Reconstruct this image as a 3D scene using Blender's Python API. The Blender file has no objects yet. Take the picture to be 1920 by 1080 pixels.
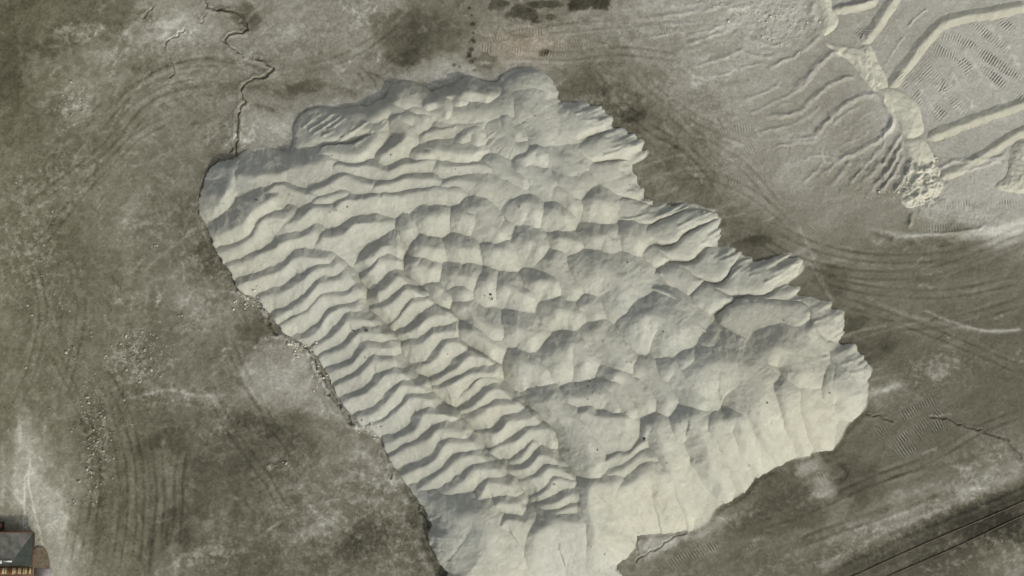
import bpy, math, random
import numpy as np

# ------------------------------------------------------------------ camera, sky, sun, exposure
S = bpy.context.scene
COL = S.collection
TILT = math.radians(5.0)
HALF = math.radians(20.7)
DIST = 48.0 / math.tan(HALF)
cam_d = bpy.data.cameras.new('camera')
cam = bpy.data.objects.new('camera', cam_d)
COL.objects.link(cam)
cam.location = (0, -DIST * math.sin(TILT), DIST * math.cos(TILT))
cam.rotation_euler = (TILT, 0, 0)
cam_d.sensor_width = 36.0
cam_d.lens = 18.0 / math.tan(HALF)
cam_d.clip_start = 1.0
cam_d.clip_end = 20000.0
S.camera = cam

SUN_EL = math.radians(33)
SUN_H = (0.63, -0.777)                       # towards the sun, on the ground
w = bpy.data.worlds.new('World')
S.world = w
w.use_nodes = True
nt = w.node_tree
bg = nt.nodes['Background']
sky = nt.nodes.new('ShaderNodeTexSky')
sky.sky_type = 'NISHITA'
sky.sun_disc = False
sky.sun_elevation = SUN_EL
sky.sun_rotation = math.atan2(SUN_H[0], SUN_H[1])
sky.air_density = 1.0
sky.dust_density = 4.0
hs = nt.nodes.new('ShaderNodeHueSaturation')
hs.inputs['Saturation'].default_value = 0.25
nt.links.new(sky.outputs[0], hs.inputs['Color'])
nt.links.new(hs.outputs[0], bg.inputs[0])
bg.inputs[1].default_value = 0.15
sl = bpy.data.lights.new('sun', 'SUN')
sl.energy = 2.1
sl.angle = math.radians(0.6)
sl.color = (1.0, 0.965, 0.84)
so = bpy.data.objects.new('sun', sl)
COL.objects.link(so)
from mathutils import Vector
_sv = Vector((SUN_H[0], SUN_H[1], 0)).normalized() * math.cos(SUN_EL) + Vector((0, 0, math.sin(SUN_EL)))
so.rotation_euler = (-_sv).to_track_quat('-Z', 'Y').to_euler()
so.location = (30, -45, 60)
S.view_settings.view_transform = 'Standard'
S.view_settings.look = 'None'
S.view_settings.exposure = 0.0
S.view_settings.gamma = 1.0
S.cycles.filter_width = 1.5
S.cycles.max_bounces = 4
S.cycles.diffuse_bounces = 2

# ------------------------------------------------------------------ helpers
def at(u, v, z=0.0):
    """photo pixel (1920 wide) -> point at height z"""
    u = np.asarray(u, float); v = np.asarray(v, float); z = np.asarray(z, float)
    k = math.tan(HALF) / 960.0
    xc = (u - 960) * k; yc = -(v - 540) * k
    dy = yc * math.cos(TILT) + math.sin(TILT)
    dz = yc * math.sin(TILT) - math.cos(TILT)
    cz = DIST * math.cos(TILT); cy = -DIST * math.sin(TILT)
    t = (z - cz) / dz
    return xc * t, cy + dy * t

def px_of(X, Y):
    """ground point -> photo pixel (for looking up traced tones)"""
    cz = DIST * math.cos(TILT); cy = -DIST * math.sin(TILT)
    y = Y - cy; z = -cz
    c, s = math.cos(TILT), math.sin(TILT)
    yc = y * c + z * s
    zc = -y * s + z * c
    k = math.tan(HALF) / 960.0
    return 960 + X / (-zc) / k, 540 - yc / (-zc) / k

def _hash(ix, iy, seed):
    h = (ix.astype(np.int64) * 374761393 + iy.astype(np.int64) * 668265263 + seed * 1442695041) & 0xffffffff
    h = ((h ^ (h >> 13)) * 1274126177) & 0xffffffff
    h = (h ^ (h >> 16)) & 0xffff
    return h.astype(np.float32) / 65535.0

def vnoise(x, y, seed=0):
    xi = np.floor(x); yi = np.floor(y)
    fx = (x - xi).astype(np.float32); fy = (y - yi).astype(np.float32)
    fx = fx * fx * fx * (fx * (fx * 6 - 15) + 10); fy = fy * fy * fy * (fy * (fy * 6 - 15) + 10)
    xi = xi.astype(np.int64); yi = yi.astype(np.int64)
    a = _hash(xi, yi, seed); b = _hash(xi + 1, yi, seed)
    c = _hash(xi, yi + 1, seed); d = _hash(xi + 1, yi + 1, seed)
    return (a + (b - a) * fx + (c - a) * fy + (a - b - c + d) * fx * fy) * 2 - 1

def fbm(x, y, seed=0, octv=4, gain=0.5):
    r = 0; a = 1.0; t = 0; f = 1.0
    for o in range(octv):
        # rotate every octave so no lattice shows
        ca, sa = math.cos(0.7 * o + seed), math.sin(0.7 * o + seed)
        r = r + a * vnoise((x * ca - y * sa) * f + 17.3 * o, (x * sa + y * ca) * f - 9.1 * o, seed + o * 31)
        t += a; a *= gain; f *= 2.03
    return r / t

def sstep(a, b, x):
    t = np.clip((x - a) / (b - a), 0, 1)
    return t * t * (3 - 2 * t)

def dense(P, step=0.25):
    """Catmull-Rom through the points (n x k), resampled"""
    P = np.asarray(P, float)
    if len(P) < 3:
        n = max(2, int(np.linalg.norm(P[-1, :2] - P[0, :2]) / step) + 1)
        return np.linspace(P[0], P[-1], n)
    Q = np.vstack([2 * P[0] - P[1], P, 2 * P[-1] - P[-2]])
    out = []
    for i in range(1, len(Q) - 2):
        n = max(2, int(np.linalg.norm(Q[i + 1, :2] - Q[i, :2]) / step) + 1)
        t = np.linspace(0, 1, n, endpoint=False)[:, None]
        p0, p1, p2, p3 = Q[i - 1], Q[i], Q[i + 1], Q[i + 2]
        out.append(0.5 * (2 * p1 + (p2 - p0) * t + (2 * p0 - 5 * p1 + 4 * p2 - p3) * t ** 2 + (-p0 + 3 * p1 - 3 * p2 + p3) * t ** 3))
    out.append(P[-1:])
    return np.vstack(out)

def line_dist(Q, X, Y):
    """distance to a polyline: d, dx, dy, arc length, height, signed side"""
    best = np.full(X.shape, 1e18, np.float32)
    DX = np.zeros(X.shape, np.float32); DY = DX.copy(); AR = DX.copy(); ZZ = DX.copy(); SD = DX.copy()
    s0 = 0.0
    if len(Q) == 1: Q = np.vstack([Q, Q + 1e-4])
    for a, b in zip(Q[:-1], Q[1:]):
        ex, ey = b[0] - a[0], b[1] - a[1]
        L2 = ex * ex + ey * ey + 1e-12
        t = np.clip(((X - a[0]) * ex + (Y - a[1]) * ey) / L2, 0, 1)
        dx = X - a[0] - t * ex; dy = Y - a[1] - t * ey
        d2 = dx * dx + dy * dy
        m = d2 < best
        best = np.where(m, d2, best)
        DX = np.where(m, dx, DX); DY = np.where(m, dy, DY)
        L = math.sqrt(L2)
        AR = np.where(m, s0 + t * L, AR)
        if len(a) > 2: ZZ = np.where(m, a[2] + t * (b[2] - a[2]), ZZ)
        SD = np.where(m, np.sign(ex * dy - ey * dx), SD)
        s0 += L
    return np.sqrt(best), DX, DY, AR, ZZ, SD

def poly_sd(P, X, Y):
    """signed distance to a closed polygon, positive inside"""
    P = np.asarray(P, float)
    best = np.full(X.shape, 1e18); ins = np.zeros(X.shape, bool)
    for a, b in zip(P, np.roll(P, -1, 0)):
        ex, ey = b - a
        t = np.clip(((X - a[0]) * ex + (Y - a[1]) * ey) / (ex * ex + ey * ey + 1e-12), 0, 1)
        dx = X - a[0] - t * ex; dy = Y - a[1] - t * ey
        best = np.minimum(best, dx * dx + dy * dy)
        if abs(ey) > 1e-9:
            c = ((a[1] <= Y) != (b[1] <= Y)) & (X < a[0] + (Y - a[1]) / ey * ex)
            ins ^= c
    d = np.sqrt(best)
    return np.where(ins, d, -d)

def pts(L, z=0.0):
    L = np.asarray(L, float)
    x, y = at(L[:, 0], L[:, 1], z if np.isscalar(z) else np.asarray(z))
    return np.stack([x, y], 1)

def closed(P, step=0.25):
    """rounded closed outline from px corner list already in metres"""
    P = np.asarray(P, float)
    n = len(P)
    Q = np.vstack([P[-2:], P, P[:2]])
    D = []
    for i in range(2, n + 2):
        p0, p1, p2, p3 = Q[i - 1], Q[i], Q[i + 1], Q[(i + 2)] if i + 2 < len(Q) else Q[4 - 0]
        m = max(2, int(np.linalg.norm(p2 - p1) / step))
        t = np.linspace(0, 1, m, endpoint=False)[:, None]
        D.append(0.5 * (2 * p1 + (p2 - p0) * t + (2 * p0 - 5 * p1 + 4 * p2 - p3) * t ** 2 + (-p0 + 3 * p1 - 3 * p2 + p3) * t ** 3))
    return np.vstack(D)

def tag(o, label=None, cat=None, group=None, kind=None):
    if label: o['label'] = label
    if cat: o['category'] = cat
    if group: o['group'] = group
    if kind: o['kind'] = kind
    return o

def mesh_obj(name, V, F, mat, parent=None, smooth=True, origin=None, col=None):
    V = np.asarray(V, np.float32); F = np.asarray(F, np.int32)
    if origin is not None: V = V - np.asarray(origin, np.float32)
    me = bpy.data.meshes.new(name)
    me.vertices.add(len(V)); me.vertices.foreach_set('co', V.ravel())
    n, k = F.shape
    me.loops.add(n * k); me.loops.foreach_set('vertex_index', F.ravel())
    me.polygons.add(n)
    me.polygons.foreach_set('loop_start', np.arange(0, n * k, k, dtype=np.int32))
    me.polygons.foreach_set('loop_total', np.full(n, k, np.int32))
    if smooth: me.polygons.foreach_set('use_smooth', np.ones(n, bool))
    me.update(calc_edges=True)
    if col is not None:
        ca = me.color_attributes.new('Col', 'FLOAT_COLOR', 'POINT')
        c4 = np.ones((len(V), 4), np.float32); c4[:, :3] = col
        ca.data.foreach_set('color', c4.ravel())
    me.materials.append(mat)
    o = bpy.data.objects.new(name, me)
    COL.objects.link(o)
    if origin is not None: o.location = [float(q) for q in origin]
    if parent is not None: o.parent = parent
    return o

def grid_faces(ny, nx, keep=None):
    I = np.arange(ny * nx, dtype=np.int32).reshape(ny, nx)
    F = np.stack([I[:-1, :-1], I[:-1, 1:], I[1:, 1:], I[1:, :-1]], -1).reshape(-1, 4)
    if keep is not None:
        k = keep[:-1, :-1] & keep[:-1, 1:] & keep[1:, 1:] & keep[1:, :-1]
        F = F[k.ravel()]
    return F

def lin(g):
    g = np.asarray(g, np.float32) / 255.0
    return np.where(g <= 0.04045, g / 12.92, ((g + 0.055) / 1.055) ** 2.4)

# ------------------------------------------------------------------ materials
def new_mat(name, rough=0.9):
    m = bpy.data.materials.new(name); m.use_nodes = True
    b = m.node_tree.nodes['Principled BSDF']
    b.inputs['Roughness'].default_value = rough
    b.inputs['Specular IOR Level'].default_value = 0.15
    return m, m.node_tree, b

def earth_mat(name, mult, bump=0.02, fine=30.0, contrast=0.18, speck=None):
    """vertex-colour earth, broken up by procedural grain"""
    m, t, b = new_mat(name, 0.95)
    N = t.nodes.new; L = t.links.new
    at_ = N('ShaderNodeAttribute'); at_.attribute_name = 'Col'
    tc = N('ShaderNodeNewGeometry')
    n1 = N('ShaderNodeTexNoise'); n1.inputs['Scale'].default_value = 4.0; n1.inputs['Detail'].default_value = 8; n1.inputs['Roughness'].default_value = 0.65
    n2 = N('ShaderNodeTexNoise'); n2.inputs['Scale'].default_value = fine; n2.inputs['Detail'].default_value = 3
    L(tc.outputs['Position'], n1.inputs['Vector']); L(tc.outputs['Position'], n2.inputs['Vector'])
    ad = N('ShaderNodeMath'); ad.operation = 'ADD'
    L(n1.outputs['Fac'], ad.inputs[0]); L(n2.outputs['Fac'], ad.inputs[1])
    mr = N('ShaderNodeMapRange'); mr.inputs['From Min'].default_value = 0.6; mr.inputs['From Max'].default_value = 1.4
    mr.inputs['To Min'].default_value = mult * (1 - contrast); mr.inputs['To Max'].default_value = mult * (1 + contrast)
    L(ad.outputs[0], mr.inputs['Value'])
    vm = N('ShaderNodeVectorMath'); vm.operation = 'SCALE'
    L(at_.outputs['Color'], vm.inputs[0]); L(mr.outputs[0], vm.inputs['Scale'])
    L(vm.outputs[0], b.inputs['Base Color'])
    bp = N('ShaderNodeBump'); bp.inputs['Strength'].default_value = 1.0; bp.inputs['Distance'].default_value = bump
    L(ad.outputs[0], bp.inputs['Height']); L(bp.outputs[0], b.inputs['Normal'])
    return m

def flat_mat(name, c, rough=0.7, noise=0.2, scale=6.0, metal=0.0):
    m, t, b = new_mat(name, rough)
    N = t.nodes.new; L = t.links.new
    g = N('ShaderNodeNewGeometry')
    n1 = N('ShaderNodeTexNoise'); n1.inputs['Scale'].default_value = scale; n1.inputs['Detail'].default_value = 6
    L(g.outputs['Position'], n1.inputs['Vector'])
    r = N('ShaderNodeValToRGB')
    r.color_ramp.elements[0].position = 0.3; r.color_ramp.elements[1].position = 0.7
    r.color_ramp.elements[0].color = tuple(x * (1 - noise) for x in c) + (1,)
    r.color_ramp.elements[1].color = tuple(x * (1 + noise) for x in c) + (1,)
    L(n1.outputs['Fac'], r.inputs[0]); L(r.outputs[0], b.inputs['Base Color'])
    b.inputs['Metallic'].default_value = metal
    return m

M_GROUND = earth_mat('dusty_ground', 1.0, 0.016, 32.0, 0.30)
M_SPOIL = earth_mat('pale_spoil', 1.0, 0.026, 24.0, 0.13)

# ------------------------------------------------------------------ traced outline of the dump
DUMP = [(383,340),(392,318),(410,303),(437,298),(455,285),(480,274),(520,280),(540,286),(548,270),(550,240),(560,220),(580,205),(610,200),
(640,203),(672,198),(690,200),(702,190),(722,183),(728,172),(737,159),(755,152),(780,155),(802,166),(812,172),(828,164),(850,160),(862,150),
(880,142),(905,152),(932,154),(938,145),(950,135),(970,128),(1000,126),(1025,138),(1040,158),(1048,175),(1052,190),(1100,192),(1125,198),
(1145,210),(1155,225),(1160,240),(1195,250),(1213,265),(1215,285),(1205,298),(1187,310),(1195,330),(1205,350),(1225,380),(1260,379),(1290,380),
(1330,390),(1350,405),(1352,425),(1347,460),(1365,455),(1385,470),(1405,483),(1440,480),(1490,475),(1510,490),(1500,518),(1482,534),(1505,545),
(1522,557),(1545,563),(1575,580),(1586,605),(1583,630),(1575,641),(1600,645),(1620,660),(1633,685),(1635,700),(1629,730),(1626,765),(1605,785),
(1590,800),(1578,825),(1560,845),(1535,848),(1510,858),(1480,865),(1450,880),(1415,900),(1400,920),(1385,932),(1345,955),(1330,978),(1300,995),
(1275,998),(1230,1002),(1195,1005),(1193,1025),(1178,1045),(1157,1060),(1150,1110),(845,1110),(838,1075),(817,1045),(804,1015),(801,1000),(808,985),
(800,965),(785,940),(770,920),(750,895),(735,870),(722,845),(715,825),(700,812),(680,800),(660,780),(640,755),(625,725),(612,700),(600,680),
(585,660),(560,640),(535,628),(520,610),(505,590),(490,570),(470,558),(445,540),(435,515),(420,495),(405,470),(395,445),(383,420),(372,400),(375,370)]
DUMP_W = closed(pts(DUMP), 0.4)

# ------------------------------------------------------------------ the ground sheet
def axis(a, b, step, far=3500.0):
    core = np.arange(a, b + step * 0.5, step)
    ext = []; s = step; x = 0.0
    while x < far:
        s *= 1.35; x += s; ext.append(x)
    e = np.array(ext)
    return np.concatenate([(a - e)[::-1], core, core[-1] + e])

GX = axis(-50.5, 50.5, 0.072); GY = axis(-28.0, 30.0, 0.072)
X, Y = np.meshgrid(GX, GY)
X = X.astype(np.float32); Y = Y.astype(np.float32)

def window(P, pad):
    P = np.asarray(P)
    i0 = np.searchsorted(GY, P[:, 1].min() - pad); i1 = np.searchsorted(GY, P[:, 1].max() + pad)
    j0 = np.searchsorted(GX, P[:, 0].min() - pad); j1 = np.searchsorted(GX, P[:, 0].max() + pad)
    return slice(i0, max(i1, i0 + 1)), slice(j0, max(j1, j0 + 1))

Z = (0.05 * fbm(X * 0.12, Y * 0.12, 3, 4) + 0.025 * fbm(X * 1.1, Y * 1.1, 4, 3) + 0.012 * fbm(X * 5, Y * 5, 8, 2)).astype(np.float32)
TONE = np.zeros(X.shape, np.float32)         # measured tone of the earth itself, 8 bit grey

# tone samples (pixel x, y, grey) of the bare ground
CP = """15 20 88;60 60 95;30 110 88;20 160 85;110 90 95;170 110 118;140 150 122;40 200 98;120 190 112;150 195 126;60 290 100;110 250 98;200 170 112;200 30 99
230 60 108;300 40 134;300 80 118;340 50 128;260 130 112;330 130 118;400 120 118;460 60 122;560 60 128;620 30 125;600 110 110;560 150 110;480 170 118;350 180 112
420 200 112;480 225 128;530 240 130;300 230 115;340 250 112;200 250 105;250 300 108;330 320 112;370 310 108;40 340 105;150 340 105;250 350 105
680 60 122;740 60 96;800 60 93;850 70 98;830 20 105;700 20 130;660 90 120;690 110 118;750 100 96;780 135 124;700 165 128;640 185 128;820 130 130;870 125 130;960 55 112;1030 10 100
960 90 132;1020 60 125;1100 60 128;1000 100 128;1060 110 118;1100 140 106;1080 170 100;1130 190 98;1180 220 92;1150 130 106;1200 150 110;1250 100 125;1230 50 130;1250 20 140
1200 260 105;1240 300 106;1250 200 110;1300 30 148;1300 60 132;1300 150 136;1350 120 138;1400 60 150;1450 40 152;1380 180 132;1320 200 120;1300 250 112;1290 300 110;1400 230 131
1400 320 125;1500 300 140;1450 150 137;1500 150 132;1560 130 132;1560 240 130;1600 220 128;1500 240 130;1660 200 152;1700 100 142;1800 150 150;1860 100 150;1780 300 142;1850 290 146
1900 320 160;1800 380 150;1740 400 146;1880 400 146;30 400 106;60 440 110;30 500 106;100 450 98;150 520 98;100 600 98;60 650 100;200 400 105;250 420 112;280 470 105;330 440 108;350 400 98
370 430 98;300 540 110;350 550 116;380 560 122;380 600 120;420 520 94;400 480 95;440 600 108;480 620 92;500 650 105;300 600 105;300 650 100;250 680 108;400 650 105;350 690 108
500 700 126;560 690 116;540 660 112;150 680 102;200 700 106;1330 380 100;1420 440 90;1380 430 95;1300 360 97;1450 400 116;1550 400 124;1650 420 124;1500 440 115;1550 480 110;1600 460 108
1700 455 98;1800 465 95;1700 500 100;1850 500 100;1600 530 105;1560 550 94;1610 590 90;1650 560 105;1700 580 105;1750 640 95;1850 600 95;1800 560 100;1650 640 86;1700 640 92;1680 690 92
1800 680 100;1850 650 95;1900 700 94;1760 690 108;1660 735 116;1700 720 105;10 800 100;40 850 116;70 850 120;60 900 128;90 950 130;110 850 118;140 900 118;150 830 110;120 1000 125
120 1060 125;175 850 95;180 950 90;200 1000 91;250 900 92;230 1050 96;270 850 86;290 950 94;320 1000 84;360 1000 84;350 930 88;400 900 84;420 950 86;450 850 86;500 800 86;560 790 92
560 850 94;530 900 96;600 830 108;600 900 108;560 1000 110;620 960 118;600 1040 98;500 1000 92;480 1060 88;400 1060 95;400 1030 106;450 1050 92;350 1060 110;380 760 98;430 800 99
350 770 98;340 760 112;200 780 98;250 760 95;300 800 88;550 730 126;600 780 118;530 760 108;470 740 118;660 860 112;700 880 117;680 960 102;720 930 114;760 960 110;700 1020 92
760 1010 92;740 1060 110;790 1050 97;650 1050 98;1640 800 97;1700 820 99;1600 830 97;1570 870 96;1600 900 84;1560 920 88;1620 950 90;1500 900 90;1450 910 87;1480 960 91
1440 960 82;1400 980 86;1380 1010 96;1450 1010 100;1500 1010 94;1550 1000 96;1650 1000 106;1600 990 103;1700 960 115;1720 930 112;1780 920 118;1850 900 120;1880 890 122
1750 850 96;1700 880 96;1800 850 97;1850 850 101;1900 850 113;1830 780 92;1750 760 96;1900 760 93;1700 760 96;1320 1000 118;1330 1060 105;1400 1050 96;1450 1060 98
1500 1040 100;1300 1060 97;1250 1060 97;1230 1030 128;1720 1000 85;1800 965 74;1850 945 70;1750 1000 78;1800 1030 84;1850 1000 72;1880 970 68;1900 945 74;1850 1060 98;1900 1072 112;1750 1060 86
1650 1060 86;1600 1060 92;0 -150 92;400 -150 118;900 -150 105;1400 -150 148;1900 -150 148;2100 100 150;2100 500 100;2100 900 100;1900 1250 85;1300 1250 96;700 1250 98;200 1250 95;-150 1000 115;-150 600 100;-150 200 92"""
cp = np.array([[float(q) for q in s.split()] for s in CP.replace('\n', ';').split(';') if s.strip()])
cu, cv, cg = cp.T
cg = (cg - 108) * 1.15 + 109 + np.where((cu > 1280) & (cv < 420) & (cg > 122), 2, 0)
sx = np.arange(-400, 2321, 12.0); sy = np.arange(-300, 1381, 12.0)
SU, SV = np.meshgrid(sx, sy)
den = np.zeros(SU.shape); num = np.zeros(SU.shape)
for a, b, g in zip(cu, cv, cg):
    d2 = (SU - a) ** 2 + (SV - b) ** 2
    wgt = np.exp(-d2 / (2 * 26.0 ** 2)) + 0.02 * np.exp(-d2 / (2 * 90.0 ** 2)) + 1e-5 / (1 + d2 / 1e4) ** 2
    den += wgt; num += wgt * g
CT = num / den
U, V = px_of(X, Y)
wx = 1.1 * fbm(X * 0.35, Y * 0.35, 51, 4); wy = 1.1 * fbm(X * 0.35, Y * 0.35, 77, 4)
Uw = np.clip(U + wx * 26, -399, 2300); Vw = np.clip(V + wy * 26, -299, 1360)
fi = (Uw + 400) / 12.0; fj = (Vw + 300) / 12.0
i0 = np.floor(fi).astype(int); j0 = np.floor(fj).astype(int)
fi -= i0; fj -= j0
TONE = ((CT[j0, i0] * (1 - fi) + CT[j0, i0 + 1] * fi) * (1 - fj) + (CT[j0 + 1, i0] * (1 - fi) + CT[j0 + 1, i0 + 1] * fi) * fj).astype(np.float32)
del fi, fj, i0, j0, Uw, Vw, wx, wy
# patchy dust at every scale
pa = fbm(X * 0.45, Y * 0.45, 11, 5, 0.6)
pb = fbm(X * 1.7 + 2 * pa, Y * 1.7, 12, 5, 0.6)
pc = vnoise(X * 7.0, Y * 7.0, 15)
DUSTY = sstep(1500, 1300, U) * 0.4 + 0.6
def streaky(ang, lo, hi, seed):
    ca, sa = math.cos(ang), math.sin(ang)
    return fbm((X * ca + Y * sa) * lo + 0.8 * pa, (-X * sa + Y * ca) * hi + 1.6 * pa, seed, 5, 0.62)
mv = sstep(560, 300, U) * sstep(350, 600, V); mr = sstep(1150, 1400, U) * sstep(560, 700, V)
st = streaky(math.radians(88), 0.22, 1.5, 17) * mv + streaky(math.radians(24), 0.22, 1.6, 18) * mr + streaky(math.radians(33), 0.25, 1.2, 19) * (1 - mv) * (1 - mr)
TONE += DUSTY * (6 * pa + 17 * np.clip(pb, -0.4, 0.6) + 13 * st + 4.0 * pc + 9 * fbm(X * 4.5, Y * 4.5, 16, 3, 0.6))
del st, mv, mr
ve = 1 - np.abs(fbm(X * 0.8 + pa, Y * 0.8 - pa, 21, 3, 0.5)) * 2.2         # thin pale veins
TONE += 12 * sstep(0.82, 1.0, ve) * sstep(1200, 700, U) * (pb > -0.1)
del pb, ve

def smear(P, wd, amt, rag=0.5, seed=1):
    """a stain along a traced line: width px, tone change; ragged edge"""
    P = dense(pts(P), 0.5); wd = wd / 20.0
    s = window(P, wd * 3 + 0.3)
    x, y = X[s], Y[s]
    if x.size == 0: return
    q = max(wd, 0.12)
    d = line_dist(P, x + rag * q * vnoise(x / q, y / q, seed) + 0.08 * vnoise(x * 5, y * 5, seed + 3), y + rag * q * vnoise(x / q, y / q, seed + 9))[0]
    m = np.exp(-(d / wd) ** 2)
    m = m * (1 + 0.5 * rag * vnoise(x * 3, y * 3, seed + 5))
    TONE[s] += (1.35 if wd > .2 else 1.0) * amt * m

def blot(c, rx, ry, amt, ang=0, rag=0.5, seed=1):
    """a ragged patch with a fairly firm edge"""
    rag = rag * 1.7; amt = amt * (0.75 if amt > 0 else 1); P = pts([c]); s = window(P, max(rx, ry) / 20 * 2.2)
    x, y = X[s] - P[0, 0], Y[s] - P[0, 1]
    ca, sa = math.cos(ang), math.sin(ang)
    a = (x * ca + y * sa) * 20 / rx; b = (-x * sa + y * ca) * 20 / ry
    r = np.sqrt(a * a + b * b) + rag * fbm(X[s] * 0.9, Y[s] * 0.9, seed, 4, 0.6)
    TONE[s] += 1.35 * amt * sstep(1.2, 0.65, r)

def rut(P, wd, dep, tone_shift=0.0, both=True):
    """a trench cut into the ground (or a ridge, dep < 0)"""
    P = dense(pts(P), 0.2); wd = wd / 20.0
    s = window(P, wd * 3 + 0.3)
    x, y = X[s], Y[s]
    if x.size == 0: return
    d = line_dist(P, x + 0.16 * vnoise(x * 2.2, y * 2.2, 5) + 0.05 * vnoise(x * 6, y * 6, 6), y + 0.16 * vnoise(x * 2.2, y * 2.2, 7))[0]
    wv = wd * (0.75 + 0.75 * vnoise(x * 0.9, y * 0.9, 9) + 0.3 * vnoise(x * 3, y * 3, 10)).clip(0.25)
    m = np.exp(-(d / wv) ** 4)
    Z[s] -= 0.6 * dep * m
    if both: Z[s] += 0.25 * dep * np.exp(-((d - 1.7 * wd) / wd) ** 2)
    TONE[s] += 0.6 * tone_shift * m  # floor of the cut toned darker, same mask as the carving

def cleats(P, wd, pitch=4.6, amp=0.022, tone_shift=0.0, seed=0):
    """print of a crawler track: cross bars along a line"""
    P = dense(pts(P), 0.2); wd = wd / 20.0
    s = window(P, wd + 0.2)
    x, y = X[s], Y[s]
    if x.size == 0: return
    d, dx, dy, ar, _, _ = line_dist(P, x, y)
    ends = sstep(0, 0.3, ar) * sstep(0, 0.3, ar.max() - ar)
    m = sstep(wd * 0.55, wd * 0.42, d) * ends * (0.35 + 1.5 * np.clip(fbm(x * 0.8, y * 0.8, seed + 40, 3), -0.22, 0.6))
    b = np.sin(ar / (pitch / 20.0) * 2 * math.pi)
    Z[s] += 1.8 * amp * b * m
    TONE[s] += (2.0 * tone_shift + 5) * b * m  # bars toned paler and gaps darker, in step with the relief

def region(poly, amt, soft=0.25, rag=0.7, seed=1):
    '''a traced patch of dust or mud with a ragged border'''
    P = closed(pts(poly), 0.4); s = window(P, 2.5)
    x = X[s] + rag * fbm(X[s] * 0.9, Y[s] * 0.9, seed, 5, 0.65); y = Y[s] + rag * fbm(X[s] * 0.9, Y[s] * 0.9, seed + 5, 5, 0.65)
    TONE[s] += amt * sstep(-soft, soft * 1.5, poly_sd(P, x, y))

def crust(c, rx, ry, amt, ang=0, fr=2.6, th=0.12, seed=1):
    '''crusty flecks of dried dust inside a soft ellipse'''
    P = pts([c]); s = window(P, max(rx, ry) / 20 * 1.6)
    x, y = X[s] - P[0, 0], Y[s] - P[0, 1]; ca, sa = math.cos(ang), math.sin(ang)
    u = (x * ca + y * sa) * 20 / rx; v = (-x * sa + y * ca) * 20 / ry
    n = fbm(X[s] * fr + 0.8 * pa[s], Y[s] * fr, seed, 5, 0.7)
    m = sstep(1.5, 0.3, np.sqrt(u * u + v * v))
    TONE[s] += 1.5 * amt * m * (sstep(th - .1, th + .14, n) - 0.28)

for poly, am in [([(480,650),(540,642),(600,690),(640,760),(705,818),(640,792),(560,768),(500,766),(470,745),(448,720)], 17), ([(560,225),(640,188),(720,165),(760,135),(800,108),(880,120),(905,146),(860,152),(800,168),(740,162),(700,192),(640,206),(580,208)], 15),
    ([(690,30),(760,20),(850,30),(865,90),(800,110),(770,140),(720,110),(700,70)], -10), ([(455,205),(545,215),(552,262),(530,288),(455,288)], 9), ([(40,730),(62,800),(100,860),(125,960),(130,1080),(85,1090),(60,1000),(30,900)], 13),
    ([(1560,1000),(1700,955),(1890,865),(1925,900),(1800,945),(1650,1020),(1540,1075)], 12), ([(1390,965),(1550,885),(1600,850),(1640,885),(1600,965),(1400,1010)], -8), ([(1492,872),(1530,852),(1558,872),(1552,900),(1566,922),(1545,942),(1520,922),(1502,892)], 24),
    ([(1050,200),(1150,210),(1230,330),(1350,400),(1372,460),(1430,470),(1480,450),(1400,375),(1310,300),(1260,220),(1150,150),(1050,140)], -7), ([(1190,1010),(1290,1000),(1260,1030),(1215,1050)], 16), ([(1300,995),(1345,962),(1400,925),(1420,930),(1360,985),(1320,1010)], 14),
    ([(280,45),(330,25),(400,35),(420,60),(370,85),(300,80),(255,85)], 12), ([(0,0),(250,0),(200,60),(60,70),(40,200),(0,260)], -6), ([(300,760),(450,770),(620,790),(560,860),(420,880),(330,860)], -8), ([(1700,955),(1760,935),(1810,925),(1760,960)], -10),
    ([(460,140),(560,150),(660,165),(700,195),(620,190),(560,185),(480,175)], -9), ([(1640,430),(1760,445),(1930,400),(1930,430),(1800,455),(1700,460)], 12), ([(1480,440),(1640,450),(1700,475),(1600,480),(1500,465)], -6)]:
    region(poly, am, seed=int(poly[0][0]))
for c, rx, ry, am, an in [((640,980),150,90,16,.3), ((720,900),90,50,16,-.5), ((560,900),80,60,10,0), ((760,1030),70,60,18,-.8), ((400,1040),80,40,16,.2), ((250,690),60,60,22,0), ((180,840),30,120,20,0), ((60,480),70,90,18,.3), ((400,470),70,90,18,.6), ((300,420),80,50,12,.4),
    ((130,195),60,30,24,.1), ((150,60),70,24,20,0), ((300,70),90,50,12,.3), ((360,130),120,70,10,.2), ((430,260),50,50,14,.5), ((110,330),110,60,14,.5), ((560,60),120,60,8,.3), ((690,25),50,30,20,0), ((380,590),60,60,14,0), ((480,680),60,40,8,0), ((330,745),90,30,18,0), ((430,800),60,40,12,.5),
    ((1850,870),90,50,14,.4), ((1650,1010),140,40,14,.4), ((1800,940),90,30,14,.4), ((1500,930),80,50,10,.4), ((1760,690),90,40,16,.3), ((1700,740),80,40,10,.3), ((1880,1010),60,60,18,.5), ((1780,1040),80,40,16,.4), ((1500,1040),120,40,10,.3), ((1200,60),120,50,8,0), ((1000,60),90,40,10,0), ((1140,200),70,60,12,0), ((1330,250),100,80,8,.6), ((1250,160),80,60,8,0)]:
    crust(c, rx, ry, am, an, seed=int(c[0] * 3 + c[1]))
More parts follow.
